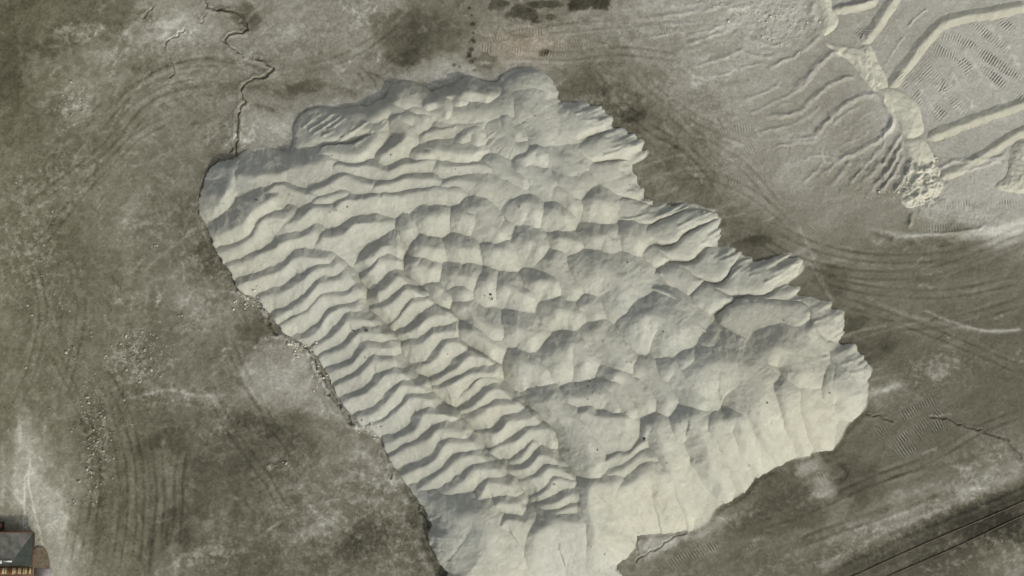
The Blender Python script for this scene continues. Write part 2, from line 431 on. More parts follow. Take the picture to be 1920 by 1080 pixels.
# ---- stains: dark mud pools and pale dust
for c, rx, ry, am, an in [((1105,2),48,20,-48,0),((980,28),30,14,-34,-.3),((935,5),26,12,-30,0),((1020,8),40,7,-25,0),((1033,32),12,5,-25,0),
    ((1020,97),9,7,-35,0),((1185,215),26,14,-16,0),((1140,185),8,26,-12,.3),((770,70),75,52,-7,.2),((760,110),30,16,-14,0),((580,160),36,14,-16,.2),((650,172),30,8,-10,-.5),
    ((150,55),55,10,16,.05),((90,90),40,18,-10,0),((185,108),38,14,14,0),((150,190),26,22,14,.3),((320,60),45,22,10,.2),((275,30),20,14,-18,.4),
    ((300,57),30,5,-20,0),((460,35),28,22,-22,-.6),((420,18),22,7,-22,-.1),((880,90),20,24,-8,0),((905,115),28,16,-22,.2),
    ((1420,452),26,12,-14,.1),((1345,415),20,24,-14,.4),((1540,500),26,22,-6,0),((1560,525),36,26,-10,0),((1610,605),34,12,-12,.4),((1640,660),40,18,-10,.4),
    ((1515,875),30,18,26,.5),((1545,915),26,20,30,.4),((1575,950),30,20,24,.3),((1320,990),60,12,14,.45),((1470,870),40,9,20,.4),
    ((1230,1020),36,18,12,.4),((1765,690),40,14,16,.5),((1790,645),30,8,12,.3),((510,690),60,32,8,.1),((560,740),50,22,8,-.6),
    ((480,615),34,26,-10,.6),((400,480),46,30,-8,.5),((365,560),30,28,8,.1),((345,770),30,16,10,0),((270,130),40,16,-6,0),
    ((50,865),24,75,14,.1),((95,960),30,50,8,.3),((140,900),22,50,8,.1),((300,830),60,20,-7,.4),((500,800),80,20,-9,-.3),((330,985),50,40,-8,.3),
    ((350,1055),34,12,18,.2),((405,1030),28,9,16,.2),((520,855),14,7,20,.5),((505,876),8,6,24,0),((555,913),20,5,16,0),((540,955),22,9,10,.3),
    ((700,870),50,14,8,-.5),((690,940),70,8,8,-.1),((770,965),14,40,-14,.5),((690,1010),34,30,-12,.6),((650,1030),28,22,-8,.4),((610,990),34,22,10,.2),
    ((1880,975),40,22,-14,.4),((1830,995),34,14,-8,.3),((1905,1072),24,10,14,.4),((1860,1055),22,8,10,.6),((1800,925),60,10,10,.4),((1690,960),60,10,10,.4),
    ((1560,1055),40,8,12,.4),((1440,1015),80,10,8,.35),((1850,440),70,7,14,.12),((1690,440),40,5,12,-.1),((1760,455),36,7,-12,-.1),((990,55),30,12,8,0),
    ((960,85),60,18,6,-.1),((1040,75),50,20,8,0),((820,135),60,16,6,.2),((730,165),44,12,10,.35),((640,190),40,10,8,.3),((520,245),40,24,8,0)]:
    blot(c, rx, ry, am, an, seed=int(c[0] + c[1]))
# ---- streaks and wheel marks
for P, wd, am in [
    ([(200,205),(240,165),(290,135),(340,118),(400,113),(460,120),(500,135)], 5, -12), ([(215,215),(265,175),(310,150),(360,140)], 4, -8),
    ([(255,215),(290,185),(330,165),(400,158),(450,162)], 6, -10), ([(265,225),(300,195),(340,178)], 5, 8), ([(230,200),(280,155),(330,132),(390,125)], 4, 8),
    ([(40,80),(38,120),(55,160)], 5, 9), ([(78,75),(62,130)], 3, 8), ([(105,355),(150,325),(170,312)], 3, 22), ([(60,395),(85,378)], 3, 26), ([(40,400),(120,345),(180,300),(260,250)], 10, 5),
    ([(20,440),(60,380),(140,330),(220,270)], 8, -6), ([(280,20),(262,35),(240,55),(225,75),(215,95)], 4, 20), ([(240,60),(250,80),(245,75)], 5, 14),
    ([(310,60),(330,45),(350,25)], 6, 12), ([(260,240),(300,210),(370,180),(440,175)], 8, -7), ([(380,260),(410,240),(430,215)], 3, -14), ([(400,245),(390,262),(375,280)], 4, 10),
    ([(460,210),(500,200),(540,230)], 5, -10), ([(455,165),(500,165),(540,185)], 4, -12), ([(470,195),(495,200),(520,210)], 4, -14),
    ([(230,420),(245,395),(260,370),(275,350)], 10, 12), ([(245,440),(265,420),(330,420)], 3, 12), ([(300,420),(320,400),(330,385)], 3, 16), ([(275,505),(300,480),(340,450),(360,430)], 3, 14),
    ([(275,560),(280,530),(320,520),(345,505)], 3, 14), ([(215,570),(240,550),(250,560)], 2.5, 16), ([(280,540),(272,580)], 3, 9), ([(205,615),(235,590),(250,560),(275,545)], 3, 9),
    ([(330,565),(385,590),(395,620)], 10, 9), ([(390,545),(445,548)], 2.5, 14), ([(455,690),(462,665),(480,640),(490,625)], 3, -12), ([(440,705),(465,735),(490,770)], 4, -22),
    ([(250,745),(275,740),(310,730),(340,735),(370,742),(420,742)], 3, 26), ([(250,700),(300,735),(360,745),(450,745)], 8, 10), ([(410,815),(425,775),(430,760)], 2.5, 16), ([(400,800),(425,780)], 3, 12),
    ([(355,745),(395,755),(440,780)], 9, 8), ([(45,990),(46,940),(48,895),(56,880)], 1.6, 44), ([(52,890),(58,930),(70,980),(80,1020)], 1.6, 40), ([(56,860),(54,890)], 1.5, 36),
    ([(46,960),(52,1000),(62,1030)], 1.5, 30), ([(36,760),(34,820),(28,880),(30,960)], 8, 12), ([(88,920),(100,980),(120,1020),(122,1080)], 10, 8), ([(5,840),(6,900),(4,960)], 4, 16),
    ([(235,1080),(245,960),(250,880),(235,820)], 9, 6), ([(205,1080),(215,980),(218,900)], 5, 5), ([(290,1080),(300,960),(296,860)], 6, 8), ([(280,1080),(283,960),(278,870)], 4, -7),
    ([(170,1080),(185,980),(190,880),(150,780)], 7, -8), ([(330,1080),(335,960),(325,880)], 5, 6), ([(260,1080),(268,960),(262,850)], 4, -5), ([(310,1080),(318,960)], 4, -7),
    ([(315,880),(320,940),(340,935)], 6, 8), ([(330,1070),(320,1010),(345,985),(380,980),(400,1000)], 6, 9), ([(380,990),(420,960),(440,935)], 6, 9), ([(500,940),(525,920),(540,905)], 5, 9),
    ([(560,1000),(600,985),(640,975)], 7, 10), ([(540,1020),(570,1000),(610,1000)], 6, 12), ([(640,900),(700,895),(740,905)], 8, 8), ([(590,870),(640,860),(690,850)], 9, 6),
    ([(660,820),(700,870),(740,910),(775,950)], 7, 9), ([(760,920),(790,965),(800,1000)], 6, -14), ([(790,1010),(810,1050),(830,1085)], 5, -14), ([(780,1020),(800,1060),(820,1085)], 4, 16),
    ([(1630,560),(1700,590),(1760,605),(1810,617),(1850,622),(1910,618)], 4, 16), ([(1735,582),(1790,605),(1850,620),(1912,618)], 2.5, 32), ([(1800,612),(1860,622),(1900,620)], 3, 20),
    ([(1495,420),(1520,470),(1540,520),(1560,560)], 3, 16), ([(1520,495),(1545,540),(1562,566)], 2.5, 18), ([(1515,495),(1560,490),(1600,480)], 4, 8),
    ([(1600,640),(1660,620),(1740,600)], 2, 15), ([(1640,738),(1660,730),(1695,720)], 4, 20), ([(1640,735),(1690,722)], 9, 10), ([(1630,745),(1650,760)], 8, 10), ([(1580,630),(1610,620),(1660,612)], 2, 14),
    ([(1610,690),(1640,660),(1660,650)], 4, -12), ([(1560,500),(1650,520),(1740,525),(1840,500),(1920,460)], 6, -5), ([(1600,470),(1700,490),(1800,490),(1920,440)], 5, -5),
    ([(1650,480),(1740,505),(1850,490)], 4, 5), ([(1780,490),(1850,470),(1920,445)], 5, 6), ([(1820,465),(1850,460),(1870,452)], 4, 14), ([(1680,445),(1740,438),(1800,440),(1870,430),(1920,415)], 5, 18),
    ([(1640,430),(1690,440),(1720,452)], 4, 10), ([(1640,440),(1680,450),(1710,455)], 5, -16), ([(1300,60),(1380,45)], 3, 10), ([(1290,90),(1400,55)], 3, -8), ([(1300,160),(1400,120)], 6, 8), ([(1330,110),(1370,100)], 4, -10),
    ([(1340,170),(1380,150)], 4, -12), ([(1300,170),(1400,165),(1440,150)], 4, 8), ([(1460,260),(1500,250),(1530,250)], 3, 10), ([(1440,240),(1520,230)], 4, -10), ([(1470,265),(1530,258)], 3, 16),
    ([(1280,240),(1330,290),(1380,340)], 10, -6), ([(1340,250),(1380,290),(1420,350)], 8, -5), ([(1290,200),(1340,230),(1400,300)], 8, 5), ([(1100,130),(1140,200),(1200,250),(1260,310)], 14, -6),
    ([(1170,150),(1220,220),(1270,280)], 8, -6), ([(1120,40),(1240,60),(1300,40)], 6, 6), ([(1140,20),(1280,12)], 5, 8), ([(1200,110),(1160,60)], 5, 8), ([(990,30),(992,50)], 2, 20), ([(975,0),(990,12)], 2, 22),
    ([(1180,60),(1290,50)], 4, -8), ([(1210,120),(1290,100)], 4, 8), ([(880,115),(900,118),(1000,115),(1060,118),(1140,112)], 3, 12), ([(1600,900),(1700,895),(1800,870)], 6, 5), ([(1600,960),(1720,925),(1860,880)], 10, 8),
    ([(1560,985),(1700,965),(1800,930),(1910,890)], 8, 9), ([(1480,1040),(1600,1000),(1720,975),(1820,930)], 7, 9), ([(1540,1060),(1640,1010),(1740,965),(1840,930)], 4, 16), ([(1700,945),(1750,935),(1790,925)], 6, -12),
    ([(1540,1040),(1580,1030)], 6, -10), ([(1670,1000),(1700,990),(1730,975)], 6, -12), ([(1560,900),(1580,885)], 3, 14), ([(1575,870),(1590,890),(1575,905)], 4, -16), ([(1545,860),(1555,875)], 4, -18),
    ([(1640,900),(1740,880),(1830,860)], 5, -6), ([(1820,810),(1850,840),(1900,830)], 5, 9), ([(1400,950),(1500,945),(1560,930)], 6, 5), ([(1350,975),(1400,960)], 4, 12), ([(1390,960),(1410,970)], 3, 14),
    ([(1350,970),(1375,990)], 2, 24), ([(1860,1070),(1880,1055),(1920,1045)], 4, 16), ([(1870,1030),(1890,1040),(1915,1030)], 4, 14), ([(1855,1010),(1880,1030)], 5, 10), ([(1890,1000),(1915,1020)], 5, -10)]:
    smear(P, wd, am, seed=int(P[0][0] + 3 * P[0][1]) % 997)
_r = np.random.default_rng(12)
for cu_, cv_, su, sv, ang, n in [(120,150,90,90,40,30), (300,80,90,50,35,26), (110,340,90,60,38,26), (400,470,70,90,50,34), (330,600,110,80,15,30), (60,500,40,90,95,22), (250,660,80,60,100,24), (640,960,110,80,-40,40), (420,1030,90,40,20,22), (560,880,80,60,40,20), (440,800,90,50,70,18), (620,110,110,50,25,24), (440,250,60,50,60,18), (90,900,40,120,95,26), (1780,920,120,40,25,30), (1600,1010,140,40,25,26), (1800,660,90,60,20,20), (1720,500,150,50,8,26), (1450,900,90,40,28,18), (1160,80,140,60,10,26), (1300,260,80,80,-45,26)]:
    for _ in range(n):
        x0, y0 = cu_ + _r.normal() * su, cv_ + _r.normal() * sv; L = _r.uniform(8, 38); t = math.radians(ang + _r.normal() * 22); k_ = _r.normal() * 5
        smear([(x0, y0), (x0 + L * .5 * math.cos(t) + k_ * math.sin(t), y0 - L * .5 * math.sin(t) + k_ * math.cos(t)), (x0 + L * math.cos(t), y0 - L * math.sin(t))], _r.uniform(1.3, 3.4), _r.uniform(8, 26) * (1 if _r.random() < .72 else -.7), 0.9, int(_r.integers(1, 900)))
def tyres(P, amt=-15, gap=15, wd=2.6):
    '''a pair of wheel tracks with paler squeezed-up edges'''
    Q = dense(pts(P), 0.6); s = window(Q, 2.0)
    if X[s].size == 0: return
    d, dx, dy, ar, _, sd = line_dist(Q, X[s] + 0.2 * pa[s], Y[s])
    n = 0.35 + 0.9 * np.clip(fbm(X[s] * 0.5, Y[s] * 0.5, 201, 4) + .25, 0, 1)
    e = sstep(0, 2.5, ar) * sstep(0, 2.5, ar.max() - ar)
    q = np.abs(d - gap / 40.0)
    TONE[s] += amt * n * e * (np.exp(-(q / (wd / 20)) ** 2) - 0.45 * np.exp(-((q - 2.2 * wd / 20) / (wd / 20)) ** 2))
    Z[s] -= 0.012 * n * e * np.exp(-(q / (wd / 20)) ** 2)
for P in [[(205,235),(235,185),(285,145),(345,122),(410,116),(470,128),(520,150)], [(190,260),(230,205),(285,165),(350,143),(420,140)], [(225,270),(260,220),(310,185),(380,170),(450,178)], [(60,480),(120,400),(190,320),(260,255),(330,215)],
          [(20,420),(90,360),(170,300),(240,230)], [(150,1080),(175,960),(180,850),(140,740),(90,640)], [(215,1080),(228,980),(230,880),(205,780),(165,690)], [(250,1080),(262,980),(262,880),(238,780),(200,700)], [(285,1080),(298,980),(300,890),(285,800)],
          [(320,1080),(332,990),(335,900),(350,820)], [(115,1080),(140,980),(150,900)], [(20,780),(60,690),(80,590),(60,480)], [(110,760),(140,660),(150,560),(120,470)], [(1410,440),(1500,490),(1620,515),(1760,505),(1930,440)], [(1440,420),(1540,465),(1660,485),(1800,475),(1930,425)],
          [(1530,520),(1640,545),(1780,550),(1930,520)], [(1560,560),(1660,590),(1790,640),(1930,700)], [(1600,600),(1700,610),(1800,600),(1930,560)], [(1250,330),(1330,330),(1420,370),(1500,440)], [(1230,180),(1300,250),(1390,310),(1470,400)], [(1090,110),(1150,180),(1220,240),(1300,290),(1360,370)],
          [(1180,120),(1240,180),(1320,230),(1420,270)], [(1640,900),(1740,860),(1850,800),(1930,770)], [(1380,1000),(1500,960),(1640,900),(1760,860)], [(1400,1060),(1520,1010),(1660,960),(1800,900)], [(560,130),(640,110),(720,60),(780,0)], [(420,620),(450,690),(500,780),(560,860)], [(380,700),(430,800),(500,900),(560,1000)],
          [(900,75),(980,62),(1080,50),(1200,40),(1300,25)], [(960,100),(1060,105),(1160,95),(1290,110)]]:
    tyres(P)
smear([(1192,1012),(1230,1006),(1275,1003),(1302,1000),(1333,983),(1348,960),(1388,937),(1404,924),(1418,905),(1452,885),(1482,870),(1512,863),(1537,853),(1562,850),(1582,828),(1594,804),(1610,789),(1630,769)], 3.0, -16)
for P, wd, am in [([(1060,192),(1110,186),(1160,183)], 8, 12), ([(1140,208),(1180,200)], 3, 14), ([(1200,255),(1240,244)], 3, 12), ([(1190,318),(1240,300),(1285,288)], 3, 18), ([(1205,345),(1260,322),(1310,318)], 4, 14), ([(1225,372),(1270,352)], 3, 12), ([(1262,380),(1310,362)], 3, 10),
    ([(1345,410),(1375,405),(1395,400)], 3, 22), ([(1340,395),(1375,380)], 4, 12), ([(1365,455),(1400,440)], 3, 10), ([(1488,478),(1520,462)], 4, 12), ([(1505,495),(1530,480)], 3, 10), ([(1575,585),(1605,570)], 3, 10), ([(1583,632),(1620,618),(1660,610)], 2.5, 16), ([(1625,668),(1650,655)], 4, 16), ([(1632,712),(1690,700)], 3, 10), ([(1625,740),(1680,722)], 7, 18)]:
    smear(P, wd, am, seed=int(P[0][0]))
# ---- the rail bed: darker ballast with its ditch
smear([(1560,1110),(1650,1060),(1740,1015),(1830,975),(1920,930),(2000,890)], 34, -7)
for k_ in (-26, -14, 12, 24): smear([(1585 + k_ * .4,1090 + k_),(1700 + k_ * .4,1040 + k_),(1830 + k_ * .4,982 + k_),(1960 + k_ * .4,925 + k_)], 4, -9 if k_ != 12 else 8)
smear([(1547,1080),(1647,1028),(1760,980),(1820,955),(1887,928),(1960,895)], 3.0, -14)
# ---- drainage cuts
for P, wd, dp, st in [
    ([(443,290),(444,262),(447,235),(445,215),(452,200),(462,192),(454,180),(456,162),(470,150),(495,142),(510,132),(508,122),(495,115),(482,108)], 3.0, 0.32, -14),
    ([(456,106),(440,95),(425,82),(424,70),(436,62),(455,60),(463,53),(458,42),(448,26),(430,20),(400,15),(387,10),(380,-10)], 2.8, 0.26, -8),
    ([(365,25),(372,38),(380,38),(390,22)], 2.0, 0.12, 0), ([(345,55),(325,70),(312,80),(308,92),(318,105),(322,122),(325,135),(318,148)], 2.0, 0.14, -8),
    ([(432,292),(434,275)], 2.2, 0.16, -8), ([(487,566),(498,590),(508,612),(520,628)], 2.6, 0.3, -14), ([(574,646),(588,676),(600,702),(612,724),(622,742),(640,768),(660,795)], 3.2, 0.38, -14),
    ([(445,540),(440,525)], 4, 0.3, -16), ([(372,400),(377,360),(383,335),(395,312),(412,300)], 1.8, 0.15, -10), ([(1622,780),(1650,779),(1672,790)], 2.2, 0.16, -12),
    ([(1745,780),(1775,784),(1810,800),(1860,812),(1885,825),(1905,845),(1915,862)], 2.4, 0.16, -16), ([(1195,1012),(1197,1038),(1205,1050)], 2.0, 0.12, -12),
    ([(1190,1052),(1230,1030),(1262,1008),(1285,998)], 1.8, 0.12, -14), ([(713,848),(722,872),(735,895)], 2.0, 0.15, -10), ([(782,945),(800,975),(806,990)], 3, 0.2, -14), ([(500,630),(512,650)], 2, 0.1, -8),
    ([(276,0),(283,14),(268,32)], 2, 0.14, -14)]:
    rut(P, wd, dp, st)
smear([(430,82),(456,107),(470,118)], 3, 16); smear([(1745,778),(1760,780),(1780,777)], 3, 22)
# pale crumbled lip outside the western trench
for P, wd in [([(447,548),(470,562),(490,578),(500,600)], 4.5), ([(522,628),(545,640),(570,652),(580,665)], 6), ([(585,680),(598,705),(612,730)], 3.5), ([(668,800),(690,803),(708,822)], 5)]:
    s = window(dense(pts(P)), 1.2); q = line_dist(dense(pts(P)), X[s], Y[s])[0]
    m = np.exp(-(q / (wd / 20.0)) ** 2)
    Z[s] += m * (0.16 + 0.12 * fbm(X[s] * 4, Y[s] * 4, 33, 2)); TONE[s] += m * (34 + 22 * vnoise(X[s] * 5, Y[s] * 5, 35))
# ragged dark dots north of the dump, in tone only
for c in [(880,15),(884,28),(885,45),(888,62),(884,75),(890,78),(880,100),(883,92),(889,132),(884,115),(850,122),(862,126),(880,105)]:
    blot(c, 5, 4, -30, 0, 0.6, int(c[0] * 7 + c[1]))
for P in [([(680,130),(700,150),(708,168)]), ([(690,135),(705,140),(722,152)]), ([(672,138),(682,152)])]: smear(P, 2.2, -22)
# crawler prints in the soft dust
for P, wd, pt, am, st in [
    ([(1660,845),(1700,815),(1740,790),(1765,768)], 16, 5.2, 0.02, 17), ([(1640,815),(1680,790),(1720,765),(1755,748)], 16, 5.2, 0.018, 14), ([(1640,830),(1660,812)], 22, 5.2, 0.02, 17), ([(1665,865),(1700,840),(1715,830)], 26, 5.4, 0.02, 19), ([(1720,820),(1750,800),(1785,785)], 20, 5.2, 0.02, 16),
    ([(1765,775),(1800,750)], 14, 5.2, 0.01, 9), ([(1255,1070),(1290,1045),(1335,1015),(1345,1010)], 30, 5.4, 0.02, 19), ([(1385,1040),(1420,1020),(1450,1005)], 14, 5.2, 0.015, 11), ([(1410,930),(1440,912)], 14, 5, 0.012, 10), ([(1535,898),(1560,882)], 12, 5, 0.012, 11),
    ([(1400,975),(1430,965)], 18, 5, 0.012, 9), ([(1700,690),(1740,670)], 14, 5, 0.01, 8), ([(1500,455),(1530,420)], 14, 5.2, 0.01, 5),
    ([(900,90),(960,95),(1020,100),(1060,115)], 16, 5.2, 0.02, 6), ([(905,75),(960,62),(1040,55)], 16, 5.2, 0.02, 6), ([(1000,78),(1060,85),(1120,70)], 16, 5.2, 0.018, 5), ([(1180,105),(1240,110),(1290,128)], 20, 5.2, 0.014, 5),
    ([(1280,55),(1180,75)], 18, 5.2, 0.012, 4), ([(1300,275),(1360,245),(1420,235)], 18, 5.2, 0.014, 5), ([(1380,290),(1430,265),(1450,262)], 16, 5.2, 0.014, 5), ([(1330,310),(1380,340),(1440,330)], 16, 5.2, 0.012, 4),
    ([(1765,62),(1800,75),(1840,100),(1880,125),(1920,150)], 20, 5.2, 0.03, 2), ([(1740,85),(1770,98),(1810,112),(1850,135),(1890,165),(1920,190)], 18, 5.2, 0.03, 2), ([(1715,112),(1735,130),(1760,155),(1775,165)], 26, 5.2, 0.03, 2),
    ([(1730,105),(1760,130),(1790,150)], 20, 5.2, 0.022, 2), ([(1680,140),(1710,170),(1740,195),(1770,222)], 24, 5.2, 0.03, 2), ([(1700,128),(1730,160)], 18, 5.2, 0.022, 2), ([(1815,35),(1840,55),(1880,90),(1920,130)], 18, 5.2, 0.024, 2), ([(1870,28),(1890,50),(1920,78)], 20, 5.2, 0.03, 2),
    ([(1800,110),(1830,150),(1860,190)], 20, 5.2, 0.022, 2), ([(1770,160),(1800,200),(1825,215)], 22, 5.2, 0.022, 2), ([(1600,50),(1620,65),(1628,40)], 18, 4.5, 0.025, 0), ([(1640,160),(1670,150)], 10, 4.5, 0.01, 0),
    ([(1745,275),(1800,250),(1870,215),(1920,190)], 16, 5.0, 0.022, 0), ([(1775,330),(1840,290),(1890,262)], 18, 5.0, 0.016, 0), ([(1650,75),(1680,30),(1710,0)], 16, 5.0, 0.012, 0), ([(1675,140),(1730,60)], 14, 5.0, 0.012, 0),
    ([(1720,385),(1800,380),(1900,375)], 14, 5.2, 0.025, 3), ([(1718,430),(1770,428),(1820,420)], 16, 5.2, 0.025, 6), ([(1880,385),(1920,378)], 14, 5.2, 0.02, 3)]:
    cleats(P, wd, pt, am, st, seed=int(P[0][0]))
# blade windrows: small ridges left on the scraped pads of the north-east
for P, wd, hh in [([(1484,167),(1510,150),(1530,127),(1555,104),(1585,96)], 5, .3), ([(1433,222),(1470,216),(1495,212),(1520,190),(1545,168),(1575,150),(1605,145)], 4.5, .26),
    ([(1524,258),(1545,235),(1570,208),(1600,188),(1625,178),(1650,185),(1668,210),(1672,228),(1660,248),(1625,278),(1590,292),(1566,304)], 5, .3), ([(1535,265),(1560,235),(1590,210),(1620,195)], 3.5, .1),
    ([(1440,130),(1462,118),(1490,105),(1525,80),(1545,62)], 4, .2), ([(1560,345),(1580,320),(1598,298)], 4, .22), ([(1612,345),(1645,315),(1670,285),(1682,262),(1688,245)], 4, .25), ([(1630,360),(1660,325),(1685,285),(1695,260)], 4, .25),
    ([(1672,365),(1700,325),(1712,290)], 5, .3), ([(1280,85),(1330,68),(1372,54)], 3.5, .16), ([(1280,72),(1330,58),(1360,44)], 3, .12), ([(1450,200),(1490,190)], 4, .1), ([(1545,70),(1530,40),(1522,15),(1528,0)], 6, .25),
    ([(1280,12),(1330,4)], 3, .12), ([(1448,272),(1500,268),(1540,262)], 3.5, .14), ([(1480,265),(1540,255)], 3, .1), ([(1545,110),(1580,90),(1600,95),(1618,140),(1640,165),(1665,190)], 4, .12), ([(1570,18),(1600,10),(1645,0)], 6, .35),
    ([(1700,58),(1720,30),(1745,12)], 2.5, .1), ([(1655,130),(1680,90),(1700,60)], 2, .06), ([(1770,115),(1800,165),(1830,205)], 5, .13), ([(1800,85),(1850,150),(1890,200)], 5, .1), ([(1845,35),(1880,80),(1915,130)], 5, .13), ([(1710,145),(1735,185),(1765,225)], 4, .1),
    ([(1755,318),(1800,300),(1850,300),(1890,290)], 4, .12), ([(1778,330),(1840,312),(1880,300)], 4, .12), ([(1645,340),(1680,330),(1705,345)], 4, .1), ([(1715,395),(1700,430)], 5, .22), ([(1700,440),(1780,437),(1850,425)], 3, .12), ([(1745,150),(1780,190),(1810,215)], 3, .1),
    ([(1560,0),(1605,-15)], 5, .2), ([(1400,70),(1440,85),(1490,80)], 4, .14), ([(1380,95),(1430,108),(1470,100)], 3.5, .12), ([(1290,128),(1350,110),(1400,92)], 3.5, .12), ([(1320,150),(1390,128),(1440,118)], 3, .1), ([(1390,190),(1430,175),(1470,150)], 3.5, .14), ([(1400,215),(1450,195),(1500,165),(1530,140)], 3.5, .14),
    ([(1420,250),(1470,238),(1510,222),(1540,195)], 3.5, .12), ([(1500,300),(1540,290),(1575,300)], 3, .1), ([(1240,30),(1310,22),(1380,5)], 3.5, .12), ([(1250,48),(1330,40)], 3, .1), ([(1210,70),(1290,58)], 3, .08), ([(1590,345),(1620,312),(1645,285),(1660,262)], 3.5, .2), ([(1645,365),(1672,330),(1692,290)], 3.5, .2), ([(1540,330),(1570,305),(1590,290)], 3, .14), ([(1500,345),(1530,320),(1550,295)], 3, .1), ([(1580,255),(1610,225),(1640,205)], 2.5, .08), ([(1570,275),(1605,262),(1640,240)], 2.5, .08), ([(1420,30),(1440,60),(1420,80)], 4, .1), ([(1470,20),(1500,50),(1490,75)], 4, .12), ([(1355,20),(1400,12),(1420,25)], 4, .12)]:
    P = dense(pts(P)); wd_ = wd / 20.0; s = window(P, wd_ * 4)
    if X[s].size == 0: continue
    q = line_dist(P, X[s] + 0.12 * vnoise(X[s] * 1.8, Y[s] * 1.8, 61), Y[s] + 0.12 * vnoise(X[s] * 1.8, Y[s] * 1.8, 62))
    m = np.clip(1 - q[0] / (wd_ * 1.6), 0, 1) * sstep(0, 0.8, q[3]) * sstep(0, 0.8, q[3].max() - q[3])
    Z[s] += np.where(U[s] > 1655, 0.9, 0.5) * hh * m * (1 + 0.5 * vnoise(X[s] * 2, Y[s] * 2, 63)); TONE[s] += 10 * m
# broken, lumpy earth in the north-east
for c, rx, ry, am in [((1450,40),110,60,.11), ((1730,345),45,50,.3), ((1690,330),120,60,.06), ((1560,300),160,100,.05), ((1800,400),110,30,.08)]:
    P = pts([c]); s = window(P, max(rx, ry) / 20 * 1.3)
    r = np.hypot((X[s] - P[0, 0]) * 20 / rx, (Y[s] - P[0, 1]) * 20 / ry)
    n = fbm(X[s] * 1.6, Y[s] * 1.6, 71, 4, 0.6)
    Z[s] += am * sstep(1.2, 0.5, r) * n

# the pale bed of spoil below the heaps
sdw = np.full(X.shape, -99.0, np.float32)
def fingers(x, y):
    '''spill drawn out in thin fingers along the blade direction on the north-east edge'''
    u, v = px_of(x, y)
    m = sstep(1060, 1120, u) * sstep(740, 700, v)
    p = x * 0.87 + y * 0.5; q = -x * 0.5 + y * 0.87
    return m * (0.34 * vnoise(p * 0.22, q * 1.5, 301) + 0.16 * vnoise(p * 0.3, q * 3.6, 302) - 0.08)
s = window(DUMP_W, 2.0)
sdw[s] = poly_sd(DUMP_W, X[s], Y[s]) + fingers(X[s], Y[s])
Z += np.where(sdw > -0.05, np.clip(sdw * 0.25, 0, 0.4), 0)
TONE = TONE + (160 - TONE) * sstep(0.0, 0.35, sdw)
LF = 1.0                                     # light level the tones were read under
g = np.clip(TONE, 48, 190)
alb = lin(g) / LF
PALE = np.clip((g - 85) / 70.0, 0, 1)[..., None]
BROWN = sstep(500, 0, U)[..., None] * 0.5 + 0.5
tint_d = np.array([1.065, 1.0, 0.70]); tint_p = np.array([1.02, 1.0, 0.87])
tint = tint_d * (1 - PALE) + tint_p * PALE
tint = 1 + (tint - 1) * (0.7 + 0.5 * BROWN)
pink = np.exp(-(((U - 980) / 70) ** 2 + ((V - 85) / 30) ** 2))[..., None] * np.array([0.12, 0.0, -0.05])
colr = (alb[..., None] * (tint + pink)).astype(np.float32)
CREAM = np.array([0.378, 0.370, 0.304])
bedm = sstep(0.0, 0.3, sdw)[..., None]
colr = (colr * (1 - bedm) + CREAM * bedm).astype(np.float32)
ny, nx = X.shape
gobj = mesh_obj('ground', np.stack([X, Y, Z], -1).reshape(-1, 3), grid_faces(ny, nx), M_GROUND, col=colr.reshape(-1, 3))
tag(gobj, kind='structure')

def ground_z(x, y):
    i = np.clip(np.searchsorted(GY, y), 0, ny - 1); j = np.clip(np.searchsorted(GX, x), 0, nx - 1)
    return Z[i, j]
# ------------------------------------------------------------------ the tipped heaps
HC = 0.075
_bb = np.vstack([DUMP_W, pts([(1950, -40), (1500, 420)])])
HX = np.arange(DUMP_W[:, 0].min() - 1, DUMP_W[:, 0].max() + 1, HC)
HY = np.arange(DUMP_W[:, 1].min() - 1, DUMP_W[:, 1].max() + 1, HC)
hX, hY = np.meshgrid(HX, HY)
SDH = poly_sd(DUMP_W, hX + 0.10 * vnoise(hX * 2.2, hY * 2.2, 91) + 0.05 * vnoise(hX * 6, hY * 6, 92), hY + 0.10 * vnoise(hX * 2.2, hY * 2.2, 93)).astype(np.float32)
SDH = SDH + (fingers(hX, hY) * sstep(2.6, 0.4, SDH)).astype(np.float32)
WPX = (0.28 * fbm(hX * 0.5, hY * 0.5, 101, 3) + 0.05 * fbm(hX * 2.2, hY * 2.2, 102, 2)).astype(np.float32)
WPY = (0.28 * fbm(hX * 0.5, hY * 0.5, 103, 3) + 0.05 * fbm(hX * 2.2, hY * 2.2, 104, 2)).astype(np.float32)
hU, hV = px_of(hX, hY)
CLIFF = (sstep(150, 90, hU - (372 + (hV - 370) * 0.666)) * sstep(290, 330, hV)).astype(np.float32)
SLP = (0.8 + 1.4 * sstep(740, 790, hV) * sstep(900, 1100, hU) + 0.35 * sstep(640, 560, hU) - 0.45 * sstep(1050, 1100, hU) * sstep(740, 700, hV)).astype(np.float32)
NZ = (0.07 * fbm(hX * 0.7, hY * 0.7, 105, 3) + 0.045 * fbm(hX * 2.2, hY * 2.2, 106, 4, .6) + 0.014 * fbm(hX * 8, hY * 8, 107, 2)).astype(np.float32)
ORD = 'first second third fourth fifth sixth seventh eighth ninth tenth eleventh twelfth thirteenth fourteenth fifteenth sixteenth seventeenth eighteenth nineteenth twentieth'.split()
ORD += ['twenty-' + q for q in ORD[:9]] + ['thirtieth']
HEAPS = []
